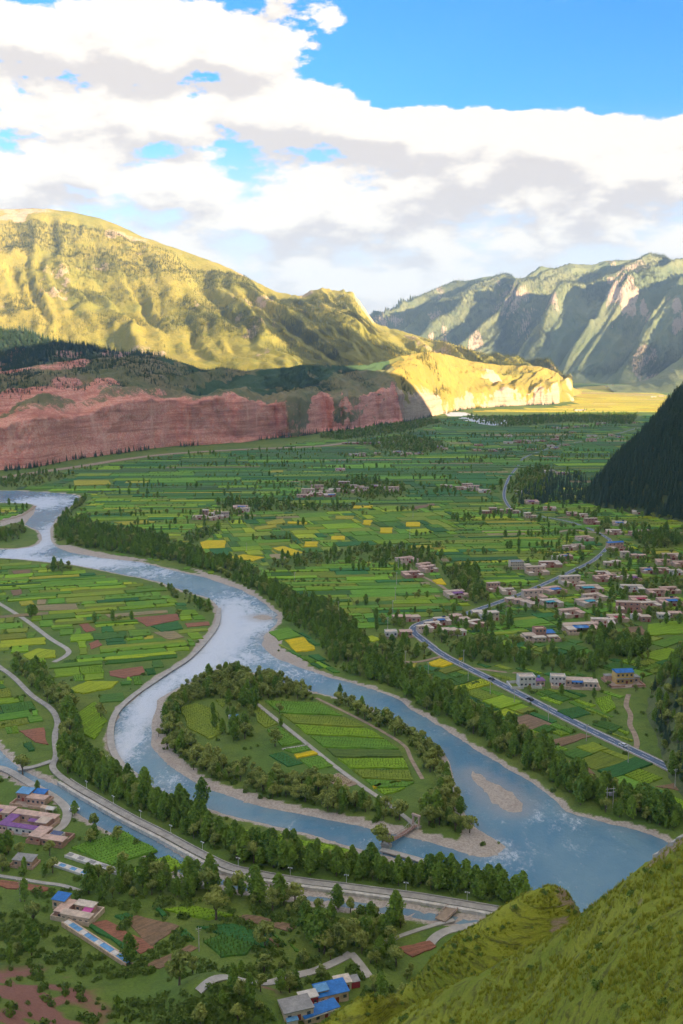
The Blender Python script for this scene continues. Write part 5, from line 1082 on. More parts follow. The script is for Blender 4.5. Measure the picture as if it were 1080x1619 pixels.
def make_willow(seed):
    r = np.random.default_rng(seed + 50); P_, N_, T_ = [], [], []; parts = [tube([(0, 0, -.6), (.1, .1, 1.8), (.0, .2, 3.6)], [.34, .28, .2])]
    nl = 9
    for k in range(nl):
        a = 2 * pi * k / nl * 1.618 + seed; rr = r.uniform(.6, 2.5) * (0 if k == 0 else 1); c = np.array([rr * cos(a), rr * sin(a), r.uniform(3.6, 7.4) if k else 7.6]); R_ = r.uniform(1.25, 2.0); n = 85
        d = r.normal(0, 1, (n, 3)); d /= np.linalg.norm(d, axis=1)[:, None]; q_ = c + d * (R_ * (r.uniform(.3, 1, n) ** .4))[:, None] * np.array([1, 1, .85])
        P_.append(q_); N_.append(d * .8 + np.array([0, 0, .35])); T_.append(np.clip(r.normal(.3, .25, n) + .25 * d[:, 2], 0, 1))  # leaves lighter at lobe tops, light from above put into the tint
        parts.append(tube([(0, .15, 2.6), c * np.array([.5, .5, .75]), c], [.13, .09, .03], 4))
    pts = np.vstack(P_); return crown_mesh('willow_crown', pts, np.vstack(N_), .50, r, LWIL, np.concatenate(T_)), mesh('willow_trunk', *join(parts), BARK)
def make_bush(seed):
    r = np.random.default_rng(seed + 90); n = 110; d = r.normal(0, 1, (n, 3)); d[:, 2] = np.abs(d[:, 2]); d /= np.linalg.norm(d, axis=1)[:, None]
    lob = 1 + .3 * np.sin(3 * np.arctan2(d[:, 1], d[:, 0]) + seed); pts = d * (1.35 * lob * r.uniform(.5, 1, n) ** .5)[:, None] * np.array([1, 1, 1.05]) + np.array([0, 0, .1])
    return crown_mesh('bush_leaves', pts, d, .40, r, LBUS, np.clip(r.normal(.35, .3, n), 0, 1))
def make_spruce(seed, mat=LCON, tiers=9, per=8):
    r = np.random.default_rng(seed + 130); V, F, T_ = [], [], []; h = 13.
    for i in range(tiers):
        t = i / (tiers - 1); z = 1.2 + t * (h - 2.0); R_ = (1 - t) ** .85 * 2.5 + .25
        for k in range(per if i < tiers - 2 else per - 3):
            a = 2 * pi * (k + r.uniform(-.3, .3)) / per + i * .7; L = R_ * r.uniform(.75, 1.15); w = L * .42; c, s2 = cos(a), sin(a); n0 = len(V)
            V += [(0, 0, z + .9), (c * L * .6 - s2 * w, s2 * L * .6 + c * w, z + .1), (c * L, s2 * L, z - .55 * R_ * .5 - .1), (c * L * .6 + s2 * w, s2 * L * .6 - c * w, z + .1)]
            F += [(n0, n0 + 1, n0 + 2), (n0, n0 + 2, n0 + 3)]; T_ += [r.uniform(0, .8)] * 4
    n0 = len(V); V += [(0, 0, h + .6), (.3, 0, h - 1.4), (-.15, .26, h - 1.4), (-.15, -.26, h - 1.4)]; F += [(n0, n0 + 1, n0 + 2), (n0, n0 + 2, n0 + 3), (n0, n0 + 3, n0 + 1)]; T_ += [.3] * 4
    me = mesh('spruce_crown', V, F, mat); fattr(me, 'tint', T_); return me, mesh('spruce_trunk', *tube([(0, 0, -.8), (0, 0, 6), (0, 0, 12)], [.25, .15, .03], 5), BARK)
def make_tuft(seed, hgt, n, spread, mat, wid):
    r = np.random.default_rng(seed + 200); V, F, T_ = [], [], []
    for i in range(n):
        a = r.uniform(0, 2 * pi); b = r.uniform(0, spread); x0, y0 = b * cos(a) * .6, b * sin(a) * .6; hh = hgt * r.uniform(.6, 1.1); le = r.uniform(.15, .55) * hh; n0 = len(V); ca, sa = cos(a + 1.57), sin(a + 1.57)
        V += [(x0 - wid * ca, y0 - wid * sa, -.15), (x0 + wid * ca, y0 + wid * sa, -.15), (x0 + le * cos(a), y0 + le * sin(a), hh)]; F.append((n0, n0 + 1, n0 + 2)); T_ += [0, 0, r.uniform(.3, 1)]
    me = mesh('tuft', V, F, mat); fattr(me, 'tint', T_); return me
POP = [make_poplar(k) for k in range(4)]; WIL = [make_willow(k) for k in range(5)]; BUS = [make_bush(k) for k in range(3)]; CON = [make_spruce(k) for k in range(3)]; SCON = [make_spruce(k + 5, LSUN, 5, 6) for k in range(2)]

# stands of one mass: points carrying instances of whole plants
def proto_collection(name, items):
    c = bpy.data.collections.new(name)
    for i, ms in enumerate(items):
        if isinstance(ms, tuple):                       # crown and trunk joined for the mass
            me = bpy.data.meshes.new(name); va, fa, ta, mi = [], [], [], []
            for k, m0 in enumerate(ms):
                nn_ = len(va); va += [tuple(v.co) for v in m0.vertices]; fa += [tuple(j + nn_ for j in p.vertices) for p in m0.polygons]; mi += [k] * len(m0.polygons)
                if 'tint' in m0.attributes: a = np.empty(len(m0.vertices), np.float32); m0.attributes['tint'].data.foreach_get('value', a); ta += list(a)
                else: ta += [0.] * len(m0.vertices)
            me.from_pydata(va, [], fa); [me.materials.append(m0.materials[0]) for m0 in ms]; me.polygons.foreach_set('material_index', mi); fattr(me, 'tint', ta); me.update()
        else: me = ms
        c.objects.link(bpy.data.objects.new(f'{name}_{i:02d}', me))
    return c
def scatter(name, pts, scale, rot, idx, coll, label=None, cat=None, parent=None):
    me = bpy.data.meshes.new(name); n = len(pts); me.vertices.add(n); me.vertices.foreach_set('co', np.asarray(pts, np.float32).ravel())
    a = me.attributes.new('scl', 'FLOAT_VECTOR', 'POINT'); a.data.foreach_set('vector', np.asarray(scale, np.float32).ravel())
    a = me.attributes.new('rot', 'FLOAT_VECTOR', 'POINT'); a.data.foreach_set('vector', np.c_[np.zeros(n), np.zeros(n), rot].astype(np.float32).ravel())
    a = me.attributes.new('idx', 'INT', 'POINT'); a.data.foreach_set('value', np.asarray(idx, np.int32))
    o = link(name, me, parent); t = bpy.data.node_groups.new(name, 'GeometryNodeTree')
    t.interface.new_socket('Geometry', in_out='INPUT', socket_type='NodeSocketGeometry'); t.interface.new_socket('Geometry', in_out='OUTPUT', socket_type='NodeSocketGeometry')
    gi, go_ = t.nodes.new('NodeGroupInput'), t.nodes.new('NodeGroupOutput'); ip = t.nodes.new('GeometryNodeInstanceOnPoints'); ci = t.nodes.new('GeometryNodeCollectionInfo')
    ci.inputs['Collection'].default_value = coll; ci.inputs['Separate Children'].default_value = True; ci.inputs['Reset Children'].default_value = True
    def na(nm, ty): q_ = t.nodes.new('GeometryNodeInputNamedAttribute'); q_.data_type = ty; q_.inputs[0].default_value = nm; return q_.outputs[0]
    L = t.links.new; L(gi.outputs[0], ip.inputs['Points']); L(ci.outputs[0], ip.inputs['Instance']); ip.inputs['Pick Instance'].default_value = True
    L(na('idx', 'INT'), ip.inputs['Instance Index']); L(na('rot', 'FLOAT_VECTOR'), ip.inputs['Rotation']); L(na('scl', 'FLOAT_VECTOR'), ip.inputs['Scale']); L(ip.outputs[0], go_.inputs[0])
    md = o.modifiers.new('scatter', 'NODES'); md.node_group = t; tag(o, label, cat, kind='stuff'); return o
TREES = []         # x, y, z, kind (0 poplar 1 willow 2 bush 3 spruce), scale, place
def in_view(x, y, z, m=60):
    u, v, f = PIX((x, y, z)); return f > 0 and -m < u < 1080 + m and v < 1619 + m * 2
def add_tree(x, y, kind, s, place, z=None):
    TREES.append((x, y, float(hz(x, y)) if z is None else z, kind, s, place))
hillz = lambda x, y: float(hill_raw(np.array(x), np.array(y)))
for poly, kw, sp, hs_, place in BELTS:
    Pq = gp(poly); x0, y0 = Pq.min(0); x1, y1 = Pq.max(0)
    sp *= .80; g1 = np.arange(x0, x1, sp); g2 = np.arange(y0, y1, sp); a, b = np.meshgrid(g1, g2); a = a.ravel() + rng.uniform(-.45, .45, a.size) * sp; b = b.ravel() + rng.uniform(-.45, .45, b.size) * sp
    ok = inside(a, b, Pq) & np.isin(lookup(a, b), (5, 0)); clump = fbm(a / 25, b / 25, 2, 44)
    for x, y, cl in zip(a[ok], b[ok], clump[ok]):
        if cl < .24: continue
        k = int(np.searchsorted(np.cumsum(kw), random.random())); k = min(k, 2)
        s = .80 * hs_ * random.uniform(.45, 1.2) * (.55 if k == 2 and random.random() < .3 else 1) * (.8 + .5 * cl); add_tree(x, y, k, s, place)
    # undergrowth
    for x, y in zip(a[ok][::2], b[ok][::2]): add_tree(x + random.uniform(-2, 2), y + random.uniform(-2, 2), 2, random.uniform(.6, 1.3), 'under')
# the big dark tree and other single trees of the photo
SINGLES = [(320, 1282, 0, 1.25, 'tall dark tree standing alone between the canal road belt and the river'), (605, 1340, 1, 1.15, 'round tree at the near end of the footbridge'), (186, 1330, 1, .75, 'round tree standing on the canal bank below the road'), (150, 1310, 1, .8, 'tree at the waterside where the canal widens'), (36, 1225, 1, 1.15, 'dark tree at the canal intake beside the lanes'), (216, 1334, 2, 1.4, 'small bush on the canal wall'), (160, 1135, 1, 1.0, 'rounded tree between the red plot and river path'), (435, 1180, 1, 1.1, 'olive tree beside the island track'), (352, 1160, 0, .7, 'small dark conical tree in the island meadow'), (505, 1505, 0, 1.3, 'tall pale poplar rising from the grove above the forked lane'), (1025, 1290, 0, 1.1, 'broad columnar tree near the end of the right bank belt'), (256, 930, 1, .6, 'tiny lone tree at the tip of the left plain'), (205, 1525, 0, .9, 'upright dark tree at the corner of the greenhouse strip'), (250, 1400, 1, 1.1, 'pale-topped round tree above the lower plots'), (330, 1412, 1, 1.15, 'yellowish rounded tree in the belt above the lower plots')]
for px, py, k, s, lab in SINGLES: p = P3(px, py); add_tree(p[0], p[1], k, s, '#' + lab)
for x, y, w_ in HOUSES:                                                          # garden trees
    for _ in range(random.choice((5, 7, 9, 12)) if y < 1250 else random.choice((6, 9, 12))):
        a = random.uniform(0, 2 * pi); d = w_ * .5 + random.uniform(3, 26 if y < 1250 else 45); xx, yy_ = x + d * cos(a), y + d * sin(a)
        if lookup([xx], [yy_])[0] in (0, 4, 5) : add_tree(xx, yy_, random.choice((0, 0, 1, 1, 2)), random.uniform(.4, .8), 'among the village houses' if y < 1250 else 'far')
for p0, p1 in HEDGE:
    L = np.linalg.norm(p1 - p0); d = p0[1]; sp = random.uniform(3, 5.5) * (1 if d < 1300 else 1.6); big = random.random() < (.18 if d < 900 else .3)
    if p0[1] > 3600: continue
    for t in np.arange(0, L, sp):
        if random.random() < .25: continue
        q_ = p0 + (p1 - p0) * t / L + rng.normal(0, .7, 2); add_tree(q_[0], q_[1], random.choice((0, 1, 2)) if big else 2, random.uniform(.45, .85) if big else random.uniform(.6, 1.2), 'hedge' if d < 1000 else 'far')
# scrub on the low hills and banks in the bottom left
for _ in range(2500):
    p = P3(random.uniform(-20, 620), random.uniform(1400, 1640)); x, y = p[:2]
    if lookup([x], [y])[0] != 0 or fbm(np.array(x / 12), np.array(y / 12), 3, 66) < .42: continue
    if math.exp(-((x + 96) / 26) ** 2 - ((y - 268) / 28) ** 2) > .3 and random.random() < .8: continue
    add_tree(x, y, 2 if random.random() < .985 else random.choice((0, 1)), random.uniform(.45, 1.35), 'scrub')
for _ in range(1500):
    p = P3(random.uniform(-20, 1090), random.uniform(1000, 1420)); x, y = p[:2]
    if lookup([x], [y])[0] != 0 or fbm(np.array(x / 16), np.array(y / 16), 3, 67) < .52: continue
    add_tree(x, y, 2, random.uniform(.4, 1.1), 'scrub')
# woods on the near right mountain
ry_ = rng.uniform(420, 1640, 26000); rx_ = rng.uniform(140, 640, 26000); ry_ = np.r_[ry_, rng.uniform(1180, 1640, 14000)]; rx_ = np.r_[rx_, rng.uniform(330, 640, 14000)]; rz_ = right_h(rx_, ry_); rf2 = fbm(rx_ / 40, ry_ / 40, 3, 77)
for x, y, z, f in zip(rx_, ry_, rz_, rf2):
    if z < .5 or not in_view(x, y, z): continue
    if y > 1180:
        if f > .9 or random.random() < .10: continue
        TREES.append((x, y, z, 3, random.uniform(.8, 1.35), 'wood'))
    elif random.random() < .75 and f > .34: TREES.append((x, y, z, random.choice((0, 1, 2, 2, 3)), random.uniform(.55, 1.0), 'wood'))
ry_ = rng.uniform(380, 720, 5200); rx_ = rng.uniform(130, 330, 5200); rz_ = right_h(rx_, ry_); rf2 = fbm(rx_ / 22, ry_ / 22, 3, 79)
for x, y, z, f in zip(rx_, ry_, rz_, rf2):
    if z > .8 and in_view(x, y, z) and f > .36: TREES.append((x, y, z, random.choice((0, 1, 2, 2, 2, 3)), random.uniform(.4, .85), 'wood'))
for _ in range(420):                                                            # wood spilling off the hill foot
    p = P3(random.uniform(820, 960), random.uniform(752, 798)); x, y = p[:2]
    u, v = random.gauss(0, 1), 0
    if abs((PIX((x, y, 0))[0] - 893)) < (PIX((x, y, 0))[1] - 735) * 1.3 and lookup([x], [y])[0] in (0, 4, 5): TREES.append((x, y, 0, 3, random.uniform(.8, 1.2), 'wood'))
T = TREES
def pxsize(t): return (13 if t[3] in (0, 3) else 9.5 if t[3] == 1 else 2.6) * t[4] * FOC / max(PIX(t[:3])[2], 1)
vis = [i for i, t in enumerate(T) if in_view(t[0], t[1], t[2], 10) and not (t[1] < 330 and t[0] > -20 and hillz(t[0], t[1]) > t[2])]
def pick_top(kind, n): return set(sorted([i for i in vis if T[i][3] == kind and t_ok(T[i])], key=lambda i: -pxsize(T[i]))[:n])
def t_ok(t): return t[5] not in ('under', 'hedge', 'scrub', 'wood', 'far')
solo = pick_top(0, 290) | pick_top(1, 290) | set(i for i in vis if T[i][5].startswith('#'))
KN = {0: ('poplar_tree', POP, 'green poplar'), 1: ('willow_tree', WIL, 'olive-green rounded willow'), 2: ('bush', None, 'low green bush')}
GRP = {}
for i in solo:
    if not T[i][5].startswith('#'): GRP.setdefault((T[i][3], T[i][5]), []).append(i)
for g_ in GRP.values(): g_.sort(key=lambda i: PIX(T[i][:3])[0])
for i in sorted(solo):
    x, y, z, k, s, place = T[i]
    if k == 2:
        o = link('bush', BUS[i % 3], None, (x, y, z)); o.scale = (s, s, s); tag(o, place[1:], 'bush'); continue
    nm, protos, look = KN[k]; cm_, tm = protos[i % len(protos)]
    o = link(nm, None, None, (x, y, z)); o.scale = (s * random.uniform(.85, 1.2), s * random.uniform(.85, 1.2), s); o.rotation_euler = (0, 0, random.uniform(0, 6.28))
    link('trunk', tm, o); link('crown', cm_, o)
    if place.startswith('#'): tag(o, place[1:], 'tree')
    else:
        g_ = GRP[(k, place)]; lab = f'{look} {place}'
        if 1 < len(g_): lab = f'{look}, {ORD[g_.index(i)]} from left {place}'
        tag(o, lab, 'tree', f'{look}s {place}')
mass = [i for i in range(len(T)) if i not in solo and (T[i][3] != 2 or T[i][1] < 2600)]
allp = proto_collection('plant', POP + WIL + BUS + CON); OFS = {0: (0, len(POP)), 1: (len(POP), len(WIL)), 2: (len(POP) + len(WIL), 3), 3: (len(POP) + len(WIL) + 3, 3)}
def mass_scatter(name, ids, label, cat):
    ids = list(ids); A = np.array([T[i][:3] for i in ids]); sc_ = np.array([T[i][4] for i in ids])
    scatter(name, A, np.c_[sc_ * rng.uniform(.65, 1.25, len(ids)), sc_ * rng.uniform(.65, 1.25, len(ids)), sc_], rng.uniform(0, 6.28, len(ids)), [OFS[T[i][3]][0] + random.randrange(OFS[T[i][3]][1]) for i in ids], allp, label, cat)
mass_scatter('woodland', [i for i in mass if T[i][5] not in ('wood', 'scrub', 'hedge', 'under') and T[i][3] != 2], 'remaining trees of the riverside belts and village groves', 'trees')
mass_scatter('undergrowth', [i for i in mass if T[i][5] in ('scrub', 'hedge', 'under') or (T[i][3] == 2 and T[i][5] != 'wood')], 'scrub, hedges and bushes scattered over the valley floor', 'bushes')
mass_scatter('spruce_forest', [i for i in mass if T[i][5] == 'wood'], 'dark forest covering the steep slopes on the right', 'forest')
print('TREES', len(T), 'solo', len(solo))

# forests on the far slopes
def slope_points(P, V, n, lo, hi, seed, keep):
    r = np.random.default_rng(seed); nv_, nu_ = P.shape[:2]; rows = np.where((V[:, 0] >= lo) & (V[:, 0] <= hi))[0]
    a = r.integers(rows[0], rows[-1], n); b = r.integers(0, nu_ - 1, n); s, t = r.uniform(0, 1, (2, n, 1))
    q_ = (P[a, b] * (1 - s) + P[a + 1, b] * s) * (1 - t) + (P[a, b + 1] * (1 - s) + P[a + 1, b + 1] * s) * t
    return q_[keep(q_, r)]
def kf(scale, thr, seed, soft=.08):
    return lambda q_, r: fbm(q_[:, 0] / scale, q_[:, 1] / scale * .5 + q_[:, 2] / scale, 4, seed) + r.normal(0, soft, len(q_)) > thr
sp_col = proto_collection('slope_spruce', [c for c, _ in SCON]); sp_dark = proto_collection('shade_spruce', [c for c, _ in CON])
def forest(name, q_, coll, n, s0, s1, label):
    s = rng.uniform(s0, s1, len(q_)); scatter(name, q_, np.c_[s, s, s], rng.uniform(0, 6.28, len(q_)), rng.integers(0, n, len(q_)), coll, label, 'forest')
q_ = slope_points(P1, V1, 150000, 1.2, 3.1, 1, kf(300, .55, 111)); q_ = q_[(q_[:, 0] > -2300)]
forest('mountain_forest', q_, sp_col, 2, .75, 1.35, 'sparse sunlit conifers on the great left mountain')
q_ = slope_points(P2, V2, 90000, 1.1, 2.9, 2, kf(420, .47, 112)); forest('far_mountain_forest', q_, sp_col, 2, 1.2, 1.9, 'conifers on the far right mountain')
q_ = slope_points(P3a, V3, 16000, .92, 2.5, 3, kf(110, .56, 113, .05)); q_ = q_[(q_[:, 0] < 250)]
forest('cliff_top_scrub', q_, sp_dark, 3, .25, .7, 'dark bushes on the shaded hills above the red cliffs')
q_ = slope_points(P3a, V3, 9000, .95, 2.9, 33, kf(95, .60, 114, .05)); q_ = q_[(q_[:, 0] > 180)]
forest('yellow_hill_trees', q_, sp_col, 2, .8, 1.5, 'conifer clumps on the golden hill')
q_ = slope_points(P4, V4, 5000, .9, 2, 5, kf(150, .34, 115)); forest('wooded_hill_trees', q_, sp_dark, 3, .9, 1.5, 'dark forest on the shaded hill at the left edge')
# trees under the cliffs
bb = np.array([b[:2] for b in bas2]); q_ = []
for i in range(len(bb) - 1):
    for t in np.linspace(0, 1, 34): 
        p = bb[i] * (1 - t) + bb[i + 1] * t
        if fbm(np.array(p[0] / 70), np.array(p[1] / 70), 3, 88) > .47: q_.append((p[0] + random.uniform(-10, 10), p[1] - random.uniform(6, 34), 0))
forest('cliff_foot_trees', np.array(q_, float), sp_dark, 3, .6, 1.1, 'dark trees along the foot of the red cliffs')

# grass on the near hill
LGR = leaf_material('dry_grass', (.18, .23, .014), (.30, .32, .024), (.56, .52, .08))
tc_ = proto_collection('grass_tuft', [make_tuft(k, .62, 14, .6, LGR, .06) for k in range(5)] + [make_bush(7)])
n = 110000; gx_ = rng.uniform(-60, 125, n); gy_ = rng.uniform(45, 275, n); gz_ = hill_raw(gx_, gy_)
f_ = gy_ * cos(TH) - (gz_ - H) * sin(TH); u_ = 540 + FOC * gx_ / f_; w_ = 809.5 - FOC * (gy_ * sin(TH) + (gz_ - H) * cos(TH)) / f_
ok = (u_ > -30) & (u_ < 1120) & (w_ < 1680) & (gz_ > 1) & (fbm(gx_ / 5.0, gy_ / 5.0, 3, 97) + .5 * (fbm(gx_ / 9 + 40, gz_ / 1.1, 3, 96) - .5) > .47)
gx_, gy_ = gx_[ok], gy_[ok]; gz_ = hill_h(gx_, gy_); n = len(gx_); s = .8 * rng.uniform(.5, 1.25, n) * (.7 + .8 * fbm(gx_ / 6, gy_ / 6, 3, 98))
isb = (rng.uniform(0, 1, n) < .012) | ((gy_ > 205) & (rng.uniform(0, 1, n) < .05)); s2_ = np.where(isb, s * .42, s)
scatter('hill_grass', np.c_[gx_, gy_, gz_ - .03], np.c_[s2_ * 1.15, s2_ * 1.15, s2_], rng.uniform(0, 6.28, n), np.where(isb, 5, rng.integers(0, 5, n)), tc_, 'tussocks of olive grass on the near hillside', 'grass')
# standing crops in the nearer fields
LCROP = leaf_material('crop_leaves', (.095, .18, .026), (.14, .225, .032), (.19, .27, .045))
cc_ = proto_collection('crop_plant', [make_tuft(k + 20, 1.0, 9, .55, LCROP, .12) for k in range(4)]); q_ = []; qs = []
for P, h, col, ang, kind in FIELDS:
    if P[:, 1].mean() > 640 or col[0] > col[1] * .93 or (kind not in ('corn', 'rows') and random.random() < .35): continue
    c, s2 = cos(ang), sin(ang); M = np.array([[c, -s2], [s2, c]]); L = P @ M; sp = 1.5; a, b = np.meshgrid(np.arange(L[:, 0].min(), L[:, 0].max(), sp), np.arange(L[:, 1].min(), L[:, 1].max(), 1.9)); a = a.ravel() + rng.uniform(-.4, .4, a.size); b = b.ravel() + rng.uniform(-.15, .15, b.size)
    Wd = np.c_[a, b] @ M.T; Wd = Wd[inside(Wd[:, 0], Wd[:, 1], P)]; tall = 1.6 if kind == 'corn' or (col[1] < .15 and random.random() < .5) else .62
    q_.append(np.c_[Wd, hz(Wd[:, 0], Wd[:, 1]) + h + .2]); qs.append(np.full(len(Wd), tall))
q_ = np.vstack(q_); s = np.concatenate(qs) * rng.uniform(.75, 1.2, len(q_)); print('CROPS', len(q_))
scatter('standing_crops', q_, np.c_[np.ones(len(q_)) * .9, np.ones(len(q_)) * .9, s], rng.uniform(0, 6.28, len(q_)), rng.integers(0, 4, len(q_)), cc_, 'rows of standing green crops in the nearer fields', 'crops')

# ------------------------------------------------------------------ street furniture, poles, bridges, vehicles
STEEL = flat('galvanised_steel', (.48, .47, .46), .5, .2, 1, .3); POLEC = flat('concrete_pole', (.55, .51, .46), .9, .2, 1); LAMPW = flat('lamp_white', (.75, .74, .72), .4, .1, 1); RUST = flat('rusty_deck', (.33, .20, .16), .9, .3, .8)
def lathe(prof, seg=8):
    V, F = [], []
    for r_, z in prof:
        for k in range(seg): V.append((r_ * cos(2 * pi * k / seg), r_ * sin(2 * pi * k / seg), z))
    for i in range(len(prof) - 1):
        for k in range(seg): F.append((i * seg + k, i * seg + (k + 1) % seg, (i + 1) * seg + (k + 1) % seg, (i + 1) * seg + k))
    return V, F
lm_post = mesh('lamp_post', *lathe([(.34, 0), (.34, .5), (.12, .7), (.10, 5.2), (.0, 5.3)]), LAMPW)
lm_arm = mesh('lamp_arm', *join([tube([(-1.0, 0, 5.0), (0, 0, 5.35), (1.0, 0, 5.0)], [.06, .09, .06], 6)]), LAMPW); lm_head = mesh('lamp_head', *lathe([(.0, 0), (.34, .1), (.40, .35), (.2, .6), (.0, .68)]), LAMPW)
def along(P, pts):
    out = []
    for px, py in pts: p = G(px, py)[:2]; out.append(P[np.argmin(((P - p) ** 2).sum(1))])
    return out
LAMPS = [(128, 1250), (170, 1274), (214, 1298), (261, 1322), (311, 1349), (370, 1376), (455, 1392), (545, 1404), (640, 1416), (737, 1430)]
CPd = np.stack([np.interp(np.linspace(0, 1, 3000), np.linspace(0, 1, len(CP)), CP[:, i]) for i in (0, 1)], 1); tang = np.gradient(CPd, axis=0)
for k, (px, py) in enumerate(LAMPS):
    i = np.argmin(((CPd - G(px, py)[:2]) ** 2).sum(1)); t = tang[i] / np.linalg.norm(tang[i]); p = CPd[i] + np.array([-t[1], t[0]]) * 2.9
    o = link('street_lamp', None, None, (p[0], p[1], float(hz(*p)) + .1)); o.scale = (.7, .7, .72); o.rotation_euler = (0, 0, math.atan2(t[1], t[0])); link('post', lm_post, o); link('arm', lm_arm, o)
    for s2 in (-1, 1): link('lamp_head', lm_head, o, (s2, 0, 4.6))
    tag(o, f'white twin-headed street lamp, {ORD[k]} from the left along the canal road', 'street lamp', 'street lamps along the canal road')
pole_m = mesh('utility_pole_shaft', *lathe([(.22, -.5), (.16, 5), (.11, 10.2), (0, 10.25)]), POLEC); arm_m = mesh('crossarm', *join([(np.array(unit_box()[0]) * (2.2, .14, .14) + (0, 0, 9.3), unit_box()[1]), (np.array(unit_box()[0]) * (1.4, .12, .12) + (0, 0, 8.5), unit_box()[1])]), POLEC); ins_m = mesh('insulator', *lathe([(.1, 0), (.14, .15), (.05, .38), (0, .4)], 6), LAMPW)
def pole(px, py, label, group, s=1.0, rz=0.4):
    p = P3(px, py); o = link('utility_pole', None, None, p); o.scale = (s, s, s); o.rotation_euler = (0, 0, rz); link('shaft', pole_m, o); link('crossarm', arm_m, o)
    for x in (-1, 0, 1): link('insulator', ins_m, o, (x * .95, 0, 9.44))
    tag(o, label, 'utility pole', group); return o
RPOLES = [(740, 1080), (775, 1098), (813, 1112), (867, 1141), (927, 1172), (993, 1208), (1067, 1246)]
for k, (a, b) in enumerate(RPOLES): pole(a, b, f'pale utility pole, {ORD[k]} from the left below the straight asphalt road', 'utility poles below the asphalt road', .95)
LPOLES = [(613, 1000), (621, 972), (625, 950), (627, 925), (630, 900), (632, 880), (648, 852), (653, 820)]
for k, (a, b) in enumerate(LPOLES): pole(a, b, f'slender power pole, {ORD[k]} from the bottom of the line crossing the mid-valley fields', 'power line over the mid-valley fields', 1.15, .9)
OPOLES = [(677, 1068, 'utility pole standing in the field below the yellow plot'), (641, 1050, 'utility pole beside the earth bank under the road bend'), (800, 975, 'twin-armed pole among the village houses'), (32, 1425, 'pale utility pole on the slope left of the pink-canopy farmhouse'), (604, 1365, 'utility pole beside the embankment path near the footbridge'), (315, 1505, 'thin pole on the edge of the corn plot above the knoll'), (168, 1222, 'thin pole in the meadow beside the river path'), (733, 1048, 'utility pole at the asphalt roadside below the yellow sign'), (390, 872, 'thin pole at the edge of the big yellow field'), (466, 920, 'power pole in the strip fields right of the river belt'), (535, 968, 'power pole above the wide river belt')]
for a, b, l in OPOLES: pole(a, b, l, 'single poles', .9, random.uniform(-.5, 1))
p = P3(964, 1278); o = link('double_pole', None, None, p); o.rotation_euler = (0, 0, .2); link('shaft', pole_m, o, (-1.5, 0, 0)); link('shaft', pole_m, o, (1.5, 0, 0))
for z in (9.2, 7.6): piece(o, 'crossbar', 'box', POLEC, 0, -.2, z, 4.6, .18, .18)
piece(o, 'transformer', 'box', GREY, 0, -.3, 6.2, 1.4, .9, 1.2); tag(o, 'H-shaped double power pole on the right river bank', 'power pole')
# yellow sign by the road
p = P3(728, 1052); o = link('road_sign', None, None, p); o.rotation_euler = (0, 0, .5)
for x in (-.9, .9): piece(o, 'post', 'box', STEEL, x, 0, -.3, .14, .14, 4.4)
piece(o, 'panel', 'box', flat('sign_yellow', (.75, .50, .03), .6, .1, 1), 0, -.1, 3.6, 3.0, .1, 1.7); tag(o, 'yellow road sign on posts beside the straight asphalt road', 'road sign')

# cars
def car(px, py, rgb, label, cname, rz):
    pm = flat('car_paint_' + cname, rgb, .35, .08, 1, 0, .5); p = P3(px, py); o = link('car', None, None, (p[0], p[1], p[2] + .16)); o.rotation_euler = (0, 0, rz)
    prof = [(-2.2, .35), (2.2, .35), (2.25, .75), (1.3, .92), (-2.1, .95), (-2.25, .7)]; cab = [(-1.9, .95), (1.2, .92), (.55, 1.45), (-1.35, 1.48)]
    def ext(pr, hw, nm, m): n = len(pr); V = [(x, -hw, z) for x, z in pr] + [(x, hw, z) for x, z in pr]; return link(nm, mesh(nm, V, [tuple(range(n)), tuple(range(2 * n - 1, n - 1, -1))] + [(i, n + i, n + (i + 1) % n, (i + 1) % n)[::-1] for i in range(n)], m), o)
    ext(prof, .88, 'body', pm); ext([(x * .97, z) for x, z in cab], .78, 'cabin', GLASS); piece(o, 'roof', 'box', pm, -.4, 0, 1.46, 1.9, 1.5, .06)
    wm_ = SM.get('wheel') or mesh('wheel', *lathe([(0, -.1), (.32, -.1), (.34, 0), (.32, .1), (0, .1)], 10), flat('tyre', (.02, .02, .02), .9, .1, 1)); SM['wheel'] = wm_
    for x in (-1.35, 1.35):
        for y in (-.85, .85): w_o = link('wheel', wm_, o, (x, y, .33)); w_o.rotation_euler = (pi / 2, 0, 0)
    for y in (-.6, .6): piece(o, 'headlight', 'box', LAMPW, 2.2, y, .6, .1, .35, .16)
    tag(o, label, 'car', 'cars on the asphalt road'); o.scale = (1.05, 1.05, 1.05)
ra_ = math.atan2(*(G(920, 1148) - G(985, 1179))[[1, 0]])
car(985, 1180, (.8, .8, .8), 'white car driving on the straight asphalt road near the right edge', 'white', ra_); car(838, 1107, (.03, .03, .05), 'dark car on the asphalt road below the lone pale house', 'dark', ra_); car(777, 1075, (.03, .04, .09), 'dark blue car further up the straight asphalt road', 'blue', ra_); car(912, 900, (.7, .7, .7), 'small pale car on the upper stretch of the asphalt road', 'silver', ra_ + .9)
car(118, 1282, (.8, .8, .82), 'white car parked beside the canal bank by the lane', 'white', .2)

